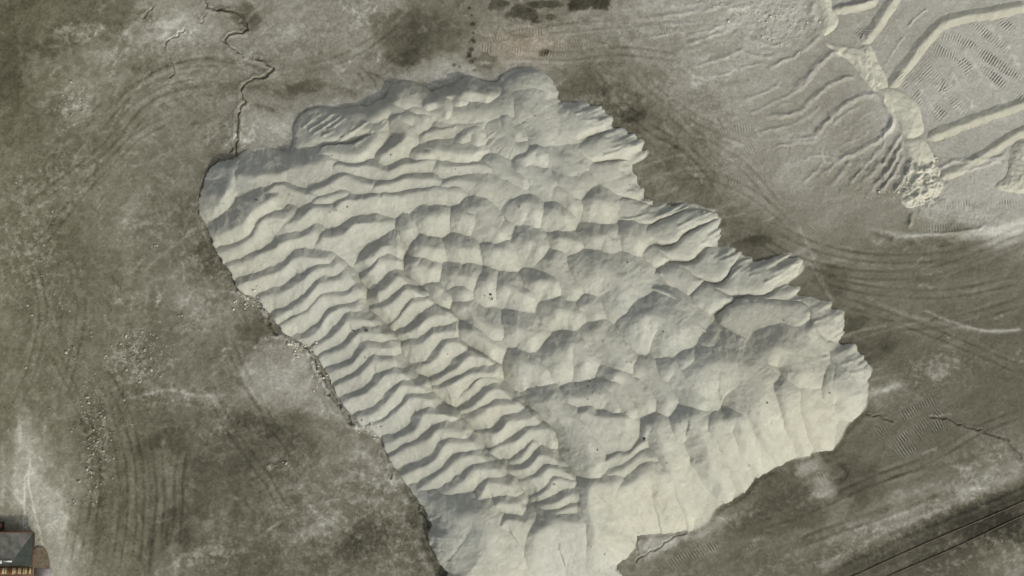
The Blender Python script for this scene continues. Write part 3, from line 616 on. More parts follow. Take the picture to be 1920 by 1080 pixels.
# the dump as a whole rises away from its toe
_sd0 = poly_sd(DUMP_W, hX, hY)
_t = np.clip(_sd0 / 6.5, 0, 1)
BASE = ((0.45 + 0.55 * sstep(190, 430, hV)) * (1.45 - 0.6 * sstep(-420, 60, (hU - 1160) - (hV - 300) * 0.8) * sstep(900, 500, hV)) * (_t * (1.25 - 0.25 * _t ** 4))).astype(np.float32)
# the seams where one column of tipped loads leans against the next
SEAM1 = dense(pts([(600,395),(625,440),(640,480),(668,520),(684,548),(690,585),(738,640),(752,690),(800,722),(832,772),(858,782),(888,818),(908,852),(938,882),(966,912),(986,958),(1001,985),(996,1040),(985,1120)]), .5)
SEAM2 = dense(pts([(730,400),(756,455),(756,520),(800,560),(862,600),(866,642),(932,682),(938,720),(982,760),(1037,812),(1042,852),(1076,890),(1090,930),(1092,1000),(1092,1120)]), .5)
def side(Q):
    d, _, _, _, _, sd = line_dist(Q, hX + WPX, hY + WPY)
    return (d * sd).astype(np.float32)                     # positive on the east side
E1, E2 = side(SEAM1), side(SEAM2)
def base_at(x, y):
    i = np.clip(np.searchsorted(HY, y), 0, BASE.shape[0] - 1); j = np.clip(np.searchsorted(HX, x), 0, BASE.shape[1] - 1)
    return BASE[i, j]
def lift(c, hz):
    x, y = at(np.asarray(c, float)[:, 0], np.asarray(c, float)[:, 1], hz)
    return pts(c, hz + base_at(x, y))

def heap(label, group, crest, h=1.15, t0=1.0, t1=1.0, f0=0.5, sN=0.72, sS=0.38, r=0.14, A=0.05, tone=0.0, nref=None, name='spoil_heap', q=None, rf=1.3, scr=(), wave=False):
    HEAPS.append(dict(label=label, group=group, crest=crest, h=h, t0=t0, t1=t1, f0=f0, sN=sN, sS=sS, r=r, A=A, tone=tone, nref=nref, name=name, q=q, rf=rf, scr=scr, wave=wave, kind='ridge'))

def pad(label, group, poly, h=0.6, w=0.5, tilt=(0, 0), scr=(), tone=0.0, name='flattened_spoil_pad', edge=None):
    HEAPS.append(dict(label=label, group=group, poly=poly, h=h, w=w, tilt=tilt, scr=scr, tone=tone, name=name, kind='pad', edge=edge))

# ---- west column of wavy ridges, from the top down
G1 = 'wavy ridges of the west column'
west = [[(405,477),(437,469),(462,453),(479,441),(487,428),(491,416),(510,412),(530,412)],
 [(424,502),(455,489),(488,478),(508,469),(523,457),(538,447),(562,443),(580,438)],
 [(448,532),(470,526),(490,521),(517,509),(533,498),(545,486),(562,482),(590,484),(610,490)],
 [(488,562),(508,553),(533,546),(556,534),(573,521),(585,509),(602,507),(625,505)],
 [(512,598),(540,583),(573,563),(588,549),(600,533),(620,530),(640,524)],
 [(522,615),(560,595),(573,588),(590,574),(606,557),(640,556),(657,551)],
 [(560,640),(597,618),(609,597),(628,584),(650,580),(667,581)],
 [(585,655),(604,642),(629,624),(643,607),(656,600),(698,599)],
 [(595,675),(606,668),(637,656),(656,643),(670,629),(690,625),(730,626)],
 [(612,704),(629,698),(652,685),(672,668),(684,656),(697,653),(738,654)],
 [(628,727),(660,714),(683,698),(697,682),(708,679),(747,681)],
 [(640,757),(655,752),(679,744),(702,728),(714,714),(727,703),(743,702),(762,702)],
 [(672,789),(689,781),(722,756),(739,740),(753,726),(775,724),(795,720)],
 [(698,797),(712,793),(742,777),(758,758),(772,748),(810,746)],
 [(724,827),(747,820),(777,806),(789,788),(802,777),(840,776)],
 [(738,854),(746,849),(783,837),(806,827),(817,813),(830,808),(868,812)],
 [(752,898),(783,881),(812,865),(829,847),(843,832),(892,830)],
 [(780,924),(790,917),(825,891),(846,874),(862,861),(879,856),(915,855)],
 [(793,937),(815,930),(846,917),(867,902),(883,886),(896,881),(938,882)],
 [(870,945),(889,938),(899,931),(909,914),(921,907),(962,910)],
 [(914,972),(918,964),(932,948),(941,943),(973,943)]]
low = {5: 1.05, 6: 1.0}
for i, c in enumerate(west):
    if i < 19:
        lab = 'wavy pale ridge, %s down the west column beside the eroded trench' % ORD[i]
    else:
        lab = ['wavy pale ridge just right of the big dark streaked mound at the south end', 'short wavy pale ridge at the south end of the west column, above the smooth tongue'][i - 19]
    heap(lab, G1, c, h=low.get(i, 1.22) + .12, t0=0.34 if i < 19 else 0.75, f0=0.75, A=0.075, sN=.66, sS=.43, wave=True)
heap('smooth cream tongue of spoil running off the bottom edge of the photo', None, [(938,990),(950,978),(964,974),(984,977)], h=1.4, q=(.8,.5,.16,.5), sN=0.8, sS=0.16, A=0.02)
# ---- second column
G2 = 'wavy ridges of the second column'
second = [[(655,505),(672,494),(692,486),(708,478),(721,466),(733,463),(754,467)], [(672,530),(695,512),(708,495),(718,488),(750,492)],
 [(686,560),(700,557),(719,546),(733,533),(743,523),(755,521),(777,525)], [(690,578),(721,572),(742,563),(758,549),(775,546),(795,546)], [(738,608),(758,585),(776,569),(797,566)],
 [(745,633),(768,622),(787,612),(802,599),(815,593),(832,593)], [(746,652),(762,648),(787,645),(806,633),(822,625),(862,626)], [(785,690),(803,678),(827,662),(841,645),(862,643)],
 [(808,715),(830,705),(856,690),(872,674),(881,668),(910,670)], [(808,724),(830,727),(847,724),(866,712),(883,700),(897,697),(925,697)], [(858,750),(885,730),(897,713),(908,708),(930,710)],
 [(858,780),(872,769),(899,754),(914,740),(927,732),(955,734)], [(858,786),(880,784),(901,777),(918,765),(935,758),(960,760)], [(888,815),(905,812),(929,811),(944,799),(956,789),(996,788)],
 [(920,850),(933,838),(962,830),(979,820),(992,808),(1020,808),(1035,815)], [(955,873),(972,862),(988,845),(998,831)], [(940,884),(958,885),(987,880),(1004,867),(1015,857),(1040,860),(1062,864)],
 [(965,910),(982,908),(998,902),(1019,891),(1033,880),(1068,885)], [(1000,935),(1027,919),(1038,904),(1050,901),(1070,905)], [(1005,957),(1033,947),(1052,938),(1067,928),(1085,930)],
 [(1002,972),(1040,968),(1058,960),(1072,952),(1090,950)]]
lowv = {4: 1.12, 10: 1.12, 15: 1.08, 18: 1.16, 20: 1.14, 1: 1.18}
for i, c in enumerate(second):
    heap('wavy pale ridge, %s down the second column, right of the west ridges' % ORD[i], G2, c, h=lowv.get(i, 1.25) + .15, t0=0.5, f0=0.5, A=0.07, sN=.66, sS=.44, wave=True)
heap('broad cream mound with a thin grey crest at the south end of the second column', None, [(1003,1001),(1020,992),(1036,983),(1066,981),(1090,985)], h=1.6, q=(.6,.35,.2,.7), A=0.04, r=0.25)
# ---- north rows
G3 = 'short wavy ridges of the north rows'
north = [
 ('big dark rilled flank at the west corner of the dump', [(505,377),(480,388),(468,403),(450,423),(406,442)], dict(h=1.6, t1=0.45, sN=0.5, sS=0.6, A=0.11, nref=(-.86, .5), r=.2)),
 ('grey rounded mound at the northwest corner with a bright sliver on its east side', [(432,318),(433,334),(428,350),(419,366)], dict(h=1.35, sN=0.5, sS=0.85, nref=(-.92, .38), A=0.04, r=.25)),
 ('low cream ridge with a thin wavy shadow behind the rilled west flank', [(462,376),(479,368),(504,362),(518,351),(533,348),(547,355),(568,364),(589,367)], dict(h=1.3, t0=.9, t1=.88)),
 ('grey topped mound beside the end of the long drainage crack', [(448,331),(470,331),(492,330),(522,326),(536,318)], dict(h=1.4, sN=0.52, sS=0.42, r=.25)),
 ('dark grey mound with a cream south side left of the rough scraped plateau', [(545,313),(572,314),(590,308),(606,302)], dict(h=1.45, sN=0.58, sS=0.36, r=.25)),
 ('wavy ridge directly below the cream band under the rough scraped plateau', [(629,313),(654,313),(691,309),(714,317),(730,323)], dict(h=1.25)),
 ('small dark crested ridge below the rounded end of the flat topped block', [(728,322),(743,316),(762,310),(780,309),(805,304)], dict(h=1.25)),
 ('wavy ridge with a central hump, left in the row below the dark grey mound', [(592,356),(620,344),(641,334),(651,335),(668,340),(693,347)], dict(h=1.25)),
 ('bright wavy ridge with a bold dark hump, middle of the north rows', [(703,350),(732,347),(747,344),(762,338),(782,336),(812,337)], dict(h=1.27)),
 ('gently shaded ridge below the flat topped block', [(825,312),(860,311),(890,309),(928,314)], dict(h=1.2, sN=.5)),
 ('small grey heap right of the bold dark hump', [(832,346),(850,339),(875,339),(895,343)], dict(h=1.15, sN=.6, r=.25)),
 ('tiny ridge tucked between two cream ridges of the north rows', [(592,377),(606,368),(625,362),(640,361)], dict(h=1.16)),
 ('grey blocky ridge with a squared west end in the north rows', [(634,385),(645,373),(677,374),(705,371)], dict(h=1.27)),
 ('thin crested ridge below the bold dark hump', [(722,368),(735,370),(753,371),(766,368),(783,364),(803,362)], dict(h=1.22)),
 ('faint rounded ridge fading east, above the first row of lumps', [(803,361),(822,357),(842,355),(858,358)], dict(h=1.17, r=.25)),
 ('oval bright topped ridge above the west ridges', [(536,421),(556,415),(574,399),(590,390),(610,389),(624,394)], dict(h=1.27)),
 ('dark bent ridge right of the oval bright topped ridge', [(605,446),(625,448),(641,444),(653,437),(665,424),(685,419),(704,417)], dict(h=1.27)),
]
for lab, c, kw in north: heap(lab, G3, c, **kw)
# ---- large mounds on the north edge
G4 = 'large mounds on the north edge'
heap('rough grey plateau with scraped furrows on the north edge', G4, [(600,262),(640,252),(680,240),(707,246),(700,262),(675,284),(650,288),(622,285)], h=1.45, t0=.8, sN=0.26, sS=0.85, A=0.05, r=0.4, nref=(-.6, .8), scr=[(562,238,602,206),(575,245,625,208),(585,252,640,214),(600,258,630,241),(612,246,650,216),(640,264,692,226),(625,274,660,244),(662,276,702,246),(570,225,592,208)])
heap('dark S-shaped sharp ridge right of the rough plateau', G4, [(742,222),(757,240),(763,256),(748,272),(715,291)], h=1.6, t1=.8, sN=0.75, sS=0.5, nref=(-.8, .6))
heap('smooth rounded dome with fine lines beside the pale dust on the north edge', G4, [(728,182),(755,190),(790,196)], h=1.45, sN=0.5, sS=0.75, r=0.8, A=0.03)
heap('grey striped wedge between the rough plateau and the lined dome', G4, [(690,225),(715,210),(735,205),(750,225)], h=1.35, sN=0.36, sS=0.7, r=0.4, A=0.06)
heap('small dark lump with a bright sliver south of the lined dome', G4, [(752,225),(775,222),(790,230),(793,222)], h=1.55, sN=0.6, sS=0.55, r=0.3)
heap('blocky grey heap with a flat bright south face below the lined dome', G4, [(780,205),(805,208),(835,214)], h=1.5, sN=0.45, sS=0.45, r=.35)
heap('dark pointed heap at the notch of the north edge', G4, [(812,176),(835,172),(858,178),(862,190)], h=1.7, sN=0.7, sS=0.8, r=.25)
heap('dark heap with a bright triangular face left of the round pad', G4, [(872,170),(895,172),(912,178)], h=1.75, sN=0.7, sS=0.8, r=.2)
heap('small dark heap with a narrow bright face at the north notch', G4, [(803,195),(820,188),(832,196),(838,210)], h=1.8, sN=0.75, sS=0.75, r=.2)
heap('broad cream heap behind the flat topped block', G4, [(845,215),(880,212),(920,208),(945,210)], h=1.55, sN=0.4, sS=0.4, r=.6)
heap('low arc edged heap above the flat topped block', G4, [(830,236),(860,240),(890,238),(905,228)], h=1.35, sN=0.3, sS=0.5, r=.5)
heap('striped slanting heap left of the flat topped block', G4, [(800,250),(825,244),(850,240)], h=1.42, sN=.6, sS=.45)
heap('flat topped grey block with a straight lower edge in the north rows', G4, [(818,283),(850,284),(890,284)], h=1.55, sN=0.36, sS=0.9, r=.3, A=.02)
heap('dark rounded lump at the west end of the flat topped block', G4, [(790,289),(800,291),(813,283)], h=1.45, sN=0.55, sS=0.8, r=.3)
heap('dark peaked heap on the east end of the flat topped block', G4, [(870,258),(888,246),(896,262)], h=1.5, sN=.5, sS=.6, r=.25)
heap('grey leaning slab with a curved foot, right of the flat topped block', G4, [(935,232),(948,250),(965,272),(982,280)], h=1.55, sN=.32, sS=.7, r=.4, nref=(-.75, .4))
heap('bright pointed wedge between the leaning slab and the east pads', G4, [(948,222),(955,235),(972,250)], h=1.7, sN=.6, sS=.6, r=.2)
heap('dark heap leaning on the west end of the uppermost scraped pad', G4, [(985,205),(1000,215),(1010,235),(1015,255)], h=1.6, sN=.4, sS=.35, r=.5, nref=(-.8, .5))
# ---- lumps in the middle, row by row, left to right
G5 = 'rounded lumps in the middle of the dump'
rows = [
 [([(985,300),(1005,282),(1012,290)], 1.6, dict(sN=.6, sS=.5, r=.25)), ([(1015,283),(1045,300),(1060,320)], 1.5, dict(sN=.4, sS=.4, r=.5))],
 [([(928,300),(945,318),(975,338)], 1.45, dict(sN=.5, sS=.45, r=.3, nref=(-.8, .3))), ([(980,315),(1000,325),(1035,345)], 1.5, dict(sN=.45, sS=.4, r=.5)), ([(1055,335),(1075,350)], 1.4, dict(r=.5, sN=.4, sS=.35))],
 [([(905,345),(935,345),(965,355)], 1.25, dict(sN=.3, sS=.3, r=.7)), ([(1045,355),(1062,362),(1075,380)], 1.35, dict(sN=.45, sS=.5, r=.3))],
 [([(745,428),(758,432)], 1.2, dict(r=.35)), ([(782,405),(815,401),(840,405)], 1.28, dict(r=.4, sN=.5)), ([(850,402),(880,410),(905,408)], 1.22, dict(r=.4, sN=.45)), ([(893,385),(908,405),(925,430),(938,440)], 1.32, dict(r=.25, sN=.55, sS=.5, nref=(-.8, .3))),
  ([(955,385),(985,378),(1010,385),(1015,405)], 1.4, dict(r=.35, sN=.5, sS=.45)), ([(1018,388),(1045,402),(1075,415)], 1.35, dict(r=.35, sN=.4, sS=.45)), ([(1100,372),(1122,375),(1140,388)], 1.35, dict(r=.7, sN=.4, sS=.32))],
 [([(768,462),(800,463),(835,475)], 1.25, dict(r=.35, sN=.5)), ([(838,458),(845,468),(875,467),(905,470)], 1.3, dict(r=.25, sN=.6)), ([(910,465),(935,467),(960,475)], 1.26, dict(r=.3, sN=.55)), ([(965,448),(990,440),(1015,450),(1020,470)], 1.38, dict(r=.35, sN=.45, sS=.45)),
  ([(1022,447),(1055,450),(1085,452),(1098,465)], 1.3, dict(r=.3, sN=.6, sS=.42)), ([(1088,432),(1115,443),(1150,446),(1160,465)], 1.34, dict(r=.3, sN=.5, sS=.42)), ([(1172,440),(1195,450)], 1.3, dict(r=.5, sN=.35, sS=.35))],
 [([(760,486),(768,500),(800,502),(830,515)], 1.28, dict(r=.3, sN=.55)), ([(830,510),(848,520),(875,520),(898,528)], 1.28, dict(r=.3, sN=.5)), ([(905,527),(912,540)], 1.42, dict(r=.15, sN=.7, sS=.6)), ([(918,524),(950,530),(978,552),(1005,572)], 1.38, dict(r=.35, sN=.5, sS=.48)),
  ([(990,525),(1025,527),(1050,545)], 1.33, dict(r=.35, sN=.5, sS=.42)), ([(1036,482),(1048,505),(1062,530),(1078,550)], 1.45, dict(r=.25, sN=.5, sS=.55, nref=(-.8, .2)))],
 [([(862,543),(868,555)], 1.15, dict(r=.3)), ([(800,545),(815,562),(840,575)], 1.25, dict(r=.35, sN=.55)), ([(867,575),(882,588),(905,605),(925,620)], 1.35, dict(r=.3, sN=.5, sS=.5, nref=(-.7, .5))), ([(940,605),(965,608),(1000,620),(1018,645)], 1.32, dict(r=.5, sN=.35, sS=.4)),
  ([(1015,575),(1050,580),(1080,585),(1105,600)], 1.42, dict(r=.4, sN=.5, sS=.42)), ([(1092,562),(1105,575),(1118,600)], 1.45, dict(r=.4, sN=.5, sS=.35))],
 [([(866,618),(885,622),(905,640),(920,660)], 1.38, dict(r=.35, sN=.5, sS=.5, nref=(-.8, .4))), ([(1035,655),(1048,632),(1070,628),(1085,650),(1105,680),(1122,710)], 1.5, dict(r=.45, sN=.45, sS=.42)), ([(1112,615),(1135,635),(1160,660),(1180,690)], 1.48, dict(r=.35, sN=.42, sS=.5, nref=(-.8, .4))), ([(1318,635),(1338,650),(1350,668)], 1.4, dict(r=.4, sN=.5, sS=.45))],
 [([(942,664),(965,674),(1000,680),(1030,700),(1050,720)], 1.42, dict(r=.35, sN=.5, sS=.45)), ([(1030,660),(1042,668),(1055,690)], 1.5, dict(r=.25, sN=.6, sS=.5)), ([(1152,700),(1172,702),(1195,725),(1215,755)], 1.5, dict(r=.3, sN=.55, sS=.5, nref=(-.7, .5))),
  ([(1195,686),(1215,692),(1240,725),(1260,755)], 1.5, dict(r=.3, sN=.55, sS=.5, nref=(-.7, .5))), ([(1255,685),(1270,692),(1300,730),(1318,762)], 1.5, dict(r=.3, sN=.55, sS=.5, nref=(-.7, .5))), ([(1280,676),(1300,678)], 1.9, dict(r=.3, sN=.5, sS=.5))],
 [([(1024,742),(1050,762),(1078,790),(1098,830),(1110,870),(1116,885)], 1.6, dict(r=.4, sN=.35, sS=.45, nref=(-.9, -.2))), ([(1062,742),(1100,744),(1140,740),(1160,765)], 1.45, dict(r=.3, sN=.6, sS=.42)), ([(1147,722),(1163,745),(1180,775)], 1.5, dict(r=.25, sN=.5, sS=.5, nref=(-.8, .4))),
  ([(1091,774),(1105,783),(1140,785),(1175,790)], 1.42, dict(r=.25, sN=.6, sS=.22))],
]
def cellkw(i, kw):
    if i < 3: return kw
    k = {'r': .34}
    k['q'] = (0.68, 0.72, 0.5, 0.56) if 'nref' not in kw else (0.66, 0.65, 0.5, 0.56)
    if 'sS' in kw and kw['sS'] < .3: k['q'] = (.8, .5, .22, .3)
    return k
def shrink(c, f):
    c = np.array(c, float); m = c.mean(0) + np.array([4.0, 0.0]) * (f < .7)
    return [tuple(q) for q in m + (c - m) * f]
for i, rw in enumerate(rows):
    for j, (c, h, kw) in enumerate(rw):
        heap('rounded grey lump, %s from left in %s row of lumps down the middle' % (ORD[j], ORD[i]), G5, c if i < 3 else shrink(c, .85 if ('nref' in kw or i >= 9) else .38), h=h + (.22 if i >= 3 else 0) + (.12 if i >= 6 else 0) + (.1 if (i + j) % 3 == 0 else -.04), A=0.04, **cellkw(i, kw))
# ---- single big ones
G6 = 'largest mounds'
heap('large dome with a dark top right of the middle of the dump', G6, [(1120,502),(1140,508),(1160,525),(1170,545)], h=2.15, q=(.6,.5,.42,.5), r=.5, A=.03)
heap('largest round dome with a grey crown, east of the middle', G6, [(1205,600),(1222,594),(1248,602),(1265,622)], h=2.35, q=(.65,.55,.4,.6), r=.5, A=.03)
heap('broad smooth dome with an arched grey rim near the southeast face', G6, [(1318,692),(1345,682),(1385,686),(1412,705),(1428,740)], h=2.4, q=(.7,.5,.36,.5), r=.8, A=.04)
heap('dark grey cone above the southeast face', G6, [(1452,655),(1470,655),(1490,672),(1498,698)], h=2.1, q=(.6,.5,.5,.62), r=.5, A=.02)
heap('big dark streaked mound at the south end beside the muddy ground', G6, [(862,975),(890,970),(908,1003),(922,1045),(935,1085)], h=2.0, q=(.8,.45,.26,.22), r=.7, A=.035, nref=(-.75, .1), rf=1.0)
G8 = 'cream ribs of the southeast face'
RQ = dict(q=(.75, .52, .36, .95), r=.4, A=.07, rf=.6)
heap('long cream rib with a dark knob at its head right of the slanting ridges', G8, [(1218,801,1.75),(1232,805,2.0),(1248,850,1.8),(1268,910,1.25),(1293,995,.08)], **RQ)
heap('cream rib headed by a broad dark cap, right of the dark knobbed rib', G8, [(1275,795,1.7),(1298,785,2.25),(1322,825,2.05),(1343,880,1.45),(1366,943,.08)], **RQ)
heap('short cream rib right of the broad dark cap', G8, [(1338,798,2.0),(1362,850,1.6),(1402,922,.2)], **RQ)
heap('cream rib with a long grey shadow line along its head below the arched dome', G8, [(1335,791,1.68),(1360,790,1.68),(1382,785,1.85),(1398,825,1.6),(1428,894,.15)], **RQ)
heap('cream rib below the lower right side of the arched dome', G8, [(1410,772,2.0),(1432,815,1.6),(1466,874,.12)], **RQ)
heap('cream rib with a dark hollow at its head beside the arched dome', G8, [(1450,724,1.8),(1470,735,2.15),(1483,780,1.75),(1510,858,.12)], **RQ)
RQ2 = dict(RQ, q=(.25, .45, .36, .75), r=.5)
heap('broadest cream face of the southeast side, below the dark cone', G8, [(1500,735,1.6),(1512,765,1.5),(1530,805,1.0),(1550,848,.1)], **RQ2)
heap('easternmost cream face below the ragged edged pad', G8, [(1555,730,1.2),(1578,738,1.1),(1592,762,.8),(1606,786,.1)], **RQ2)
heap('slanting ridge with a sharp dark edge ending at a dark clod', 'slanting ridges left of the long cream rib', [(1130,870),(1150,858),(1180,850),(1205,827)], h=1.5, sN=.75, sS=.35)
heap('slanting ridge under the one that ends at a dark clod', 'slanting ridges left of the long cream rib', [(1138,890),(1165,880),(1190,865),(1205,858),(1225,862)], h=1.5, sN=.5, sS=.35)
heap('lowest slanting ridge with a long smooth cream foot', 'slanting ridges left of the long cream rib', [(1162,915),(1185,906),(1212,888),(1225,884),(1240,890)], h=1.7, q=(.6,.38,.29,.5), r=.3)
heap('cream mound with a grey squared top between the second column and the slanting ridges', None, [(1148,906),(1125,910),(1107,915),(1106,950),(1115,1000)], h=1.85, q=(.7,.45,.3,.75), r=.25, A=.05)
# ---- scraped pads along the east edge
G7 = 'scraped flat pads along the east edge'
pads = [
 ('round smooth pad at the north tip of the dump', [(935,160),(950,140),(970,130),(1000,128),(1025,140),(1040,158),(1050,190),(1010,198),(970,208),(935,225),(905,222),(902,200),(925,180)], 1.25, .9, ()),
 ('uppermost scraped pad with a dark hole in its middle', [(985,225),(1000,200),(1040,194),(1100,193),(1130,200),(1150,215),(1158,236),(1120,250),(1095,260),(1075,268),(1040,264),(1010,250)], 1.25, .5, [(1075,215,1110,200),(1095,228,1145,213),(1105,241,1150,226),(1100,255,1158,236),(1000,201,1048,197)]),
 ('second scraped pad from the top with comb-like blade lines', [(1035,265),(1075,268),(1100,260),(1155,241),(1195,250),(1213,265),(1214,285),(1195,303),(1160,298),(1110,306),(1075,296)], 1.05, .5, [(1130,263,1165,252),(1150,262,1195,251),(1145,279,1205,261),(1130,293,1180,275)]),
 ('plain pale pad below the comb-lined pad', [(1070,300),(1110,300),(1190,300),(1187,312),(1200,345),(1225,375),(1215,384),(1180,372),(1130,365),(1095,340)], .95, .5, [(1175,360,1225,343),(1170,335,1205,322)]),
 ('narrow pad with a dark edged furrow ending in a bright blade', [(1130,375),(1180,368),(1222,385),(1260,379),(1290,382),(1285,392),(1240,412),(1212,424),(1170,422),(1145,405)], .95, .35, [(1160,411,1190,411),(1190,411,1262,381)]),
 ('scraped pad with two long bright lines on its right end', [(1165,424),(1215,423),(1290,392),(1330,392),(1347,404),(1290,432),(1270,452),(1245,457),(1205,452),(1175,442)], .9, .35, [(1170,424,1212,423),(1212,423,1290,390),(1268,427,1330,394),(1300,437,1346,411)]),
 ('pad with short comb lines at its right tip, left of a dark dimple', [(1200,455),(1250,458),(1285,436),(1342,407),(1352,425),(1346,460),(1322,464),(1300,486),(1280,488),(1250,484),(1220,472)], .85, .35, [(1212,451,1250,456),(1250,456,1285,434),(1312,460,1346,437),(1322,450,1348,430)]),
 ('brownish combed pad beside the dark dimple', [(1250,492),(1300,490),(1327,465),(1365,456),(1387,472),(1382,492),(1362,516),(1340,528),(1300,521),(1275,508)], .8, .35, [(1260,482,1295,488),(1295,488,1325,462),(1330,480,1370,459),(1345,491,1385,473),(1337,473,1366,455)]),
 ('long scraped pad reaching furthest out onto the brown ground', [(1295,524),(1345,531),(1374,501),(1405,485),(1440,481),(1488,476),(1508,490),(1495,514),(1470,526),(1440,551),(1400,556),(1350,551)], .75, .35, [(1335,526,1357,527),(1357,527,1405,486),(1410,503,1442,486),(1402,520,1466,495),(1430,531,1480,506),(1442,548,1500,513)]),
 ('small pad wedged under the long scraped pad', [(1400,560),(1440,553),(1475,534),(1505,546),(1525,558),(1500,568),(1455,566)], .7, .3, [(1350,547,1398,553),(1398,553,1440,520),(1440,552,1470,526),(1482,562,1512,548)]),
 ('big smooth grey pad with a pale rim right of the middle domes', [(1345,605),(1355,580),(1385,563),(1440,558),(1500,566),(1520,582),(1518,600),(1490,624),(1462,624),(1450,642),(1430,656),(1390,656),(1365,632)], 1.2, .45, [(1385,562,1460,556)]),
 ('smooth pad with a long bright furrow on the far east bulge', [(1500,560),(1550,565),(1578,582),(1586,605),(1583,632),(1560,642),(1540,636),(1515,605),(1515,585)], .7, .35, [(1520,606,1562,588)]),
 ('pale curved pad with soft concentric lines beside the dark cone', [(1465,628),(1520,603),(1545,632),(1558,652),(1560,690),(1530,712),(1500,708),(1480,660)], 1.15, .5, [(1485,650,1530,672),(1530,672,1555,668)]),
 ('easternmost pad with a dark ragged lower edge', [(1545,645),(1600,645),(1620,660),(1633,685),(1635,702),(1620,715),(1575,735),(1550,725),(1560,690)], .75, .35, [(1572,685,1640,660),(1585,703,1632,690),(1575,735,1625,715)]),
 ('squarish pad tucked right of the small grey lumps', [(1222,508),(1268,490),(1312,514),(1322,530),(1292,562),(1265,548),(1232,522)], 1.15, .7, [(1232,510,1262,545)]),
 ('pale pad between the squarish pad and the big smooth pad', [(1290,552),(1320,528),(1365,548),(1375,565),(1352,584),(1330,592),(1300,572)], 1.1, .6, ()),
 ('small pointed pad under the pads with bright lines', [(1190,472),(1225,456),(1258,486),(1225,508),(1205,497)], 1.1, .6, ()),
 ('narrow grey slab between the squarish pad and the largest round dome', [(1210,540),(1235,530),(1275,552),(1300,580),(1330,612),(1335,632),(1300,622),(1260,580)], 2.0, .8, ()),
]
for lab, p, h, wd, scr in pads: pad(lab, G7, p, h=h * .8, w=wd, scr=scr)

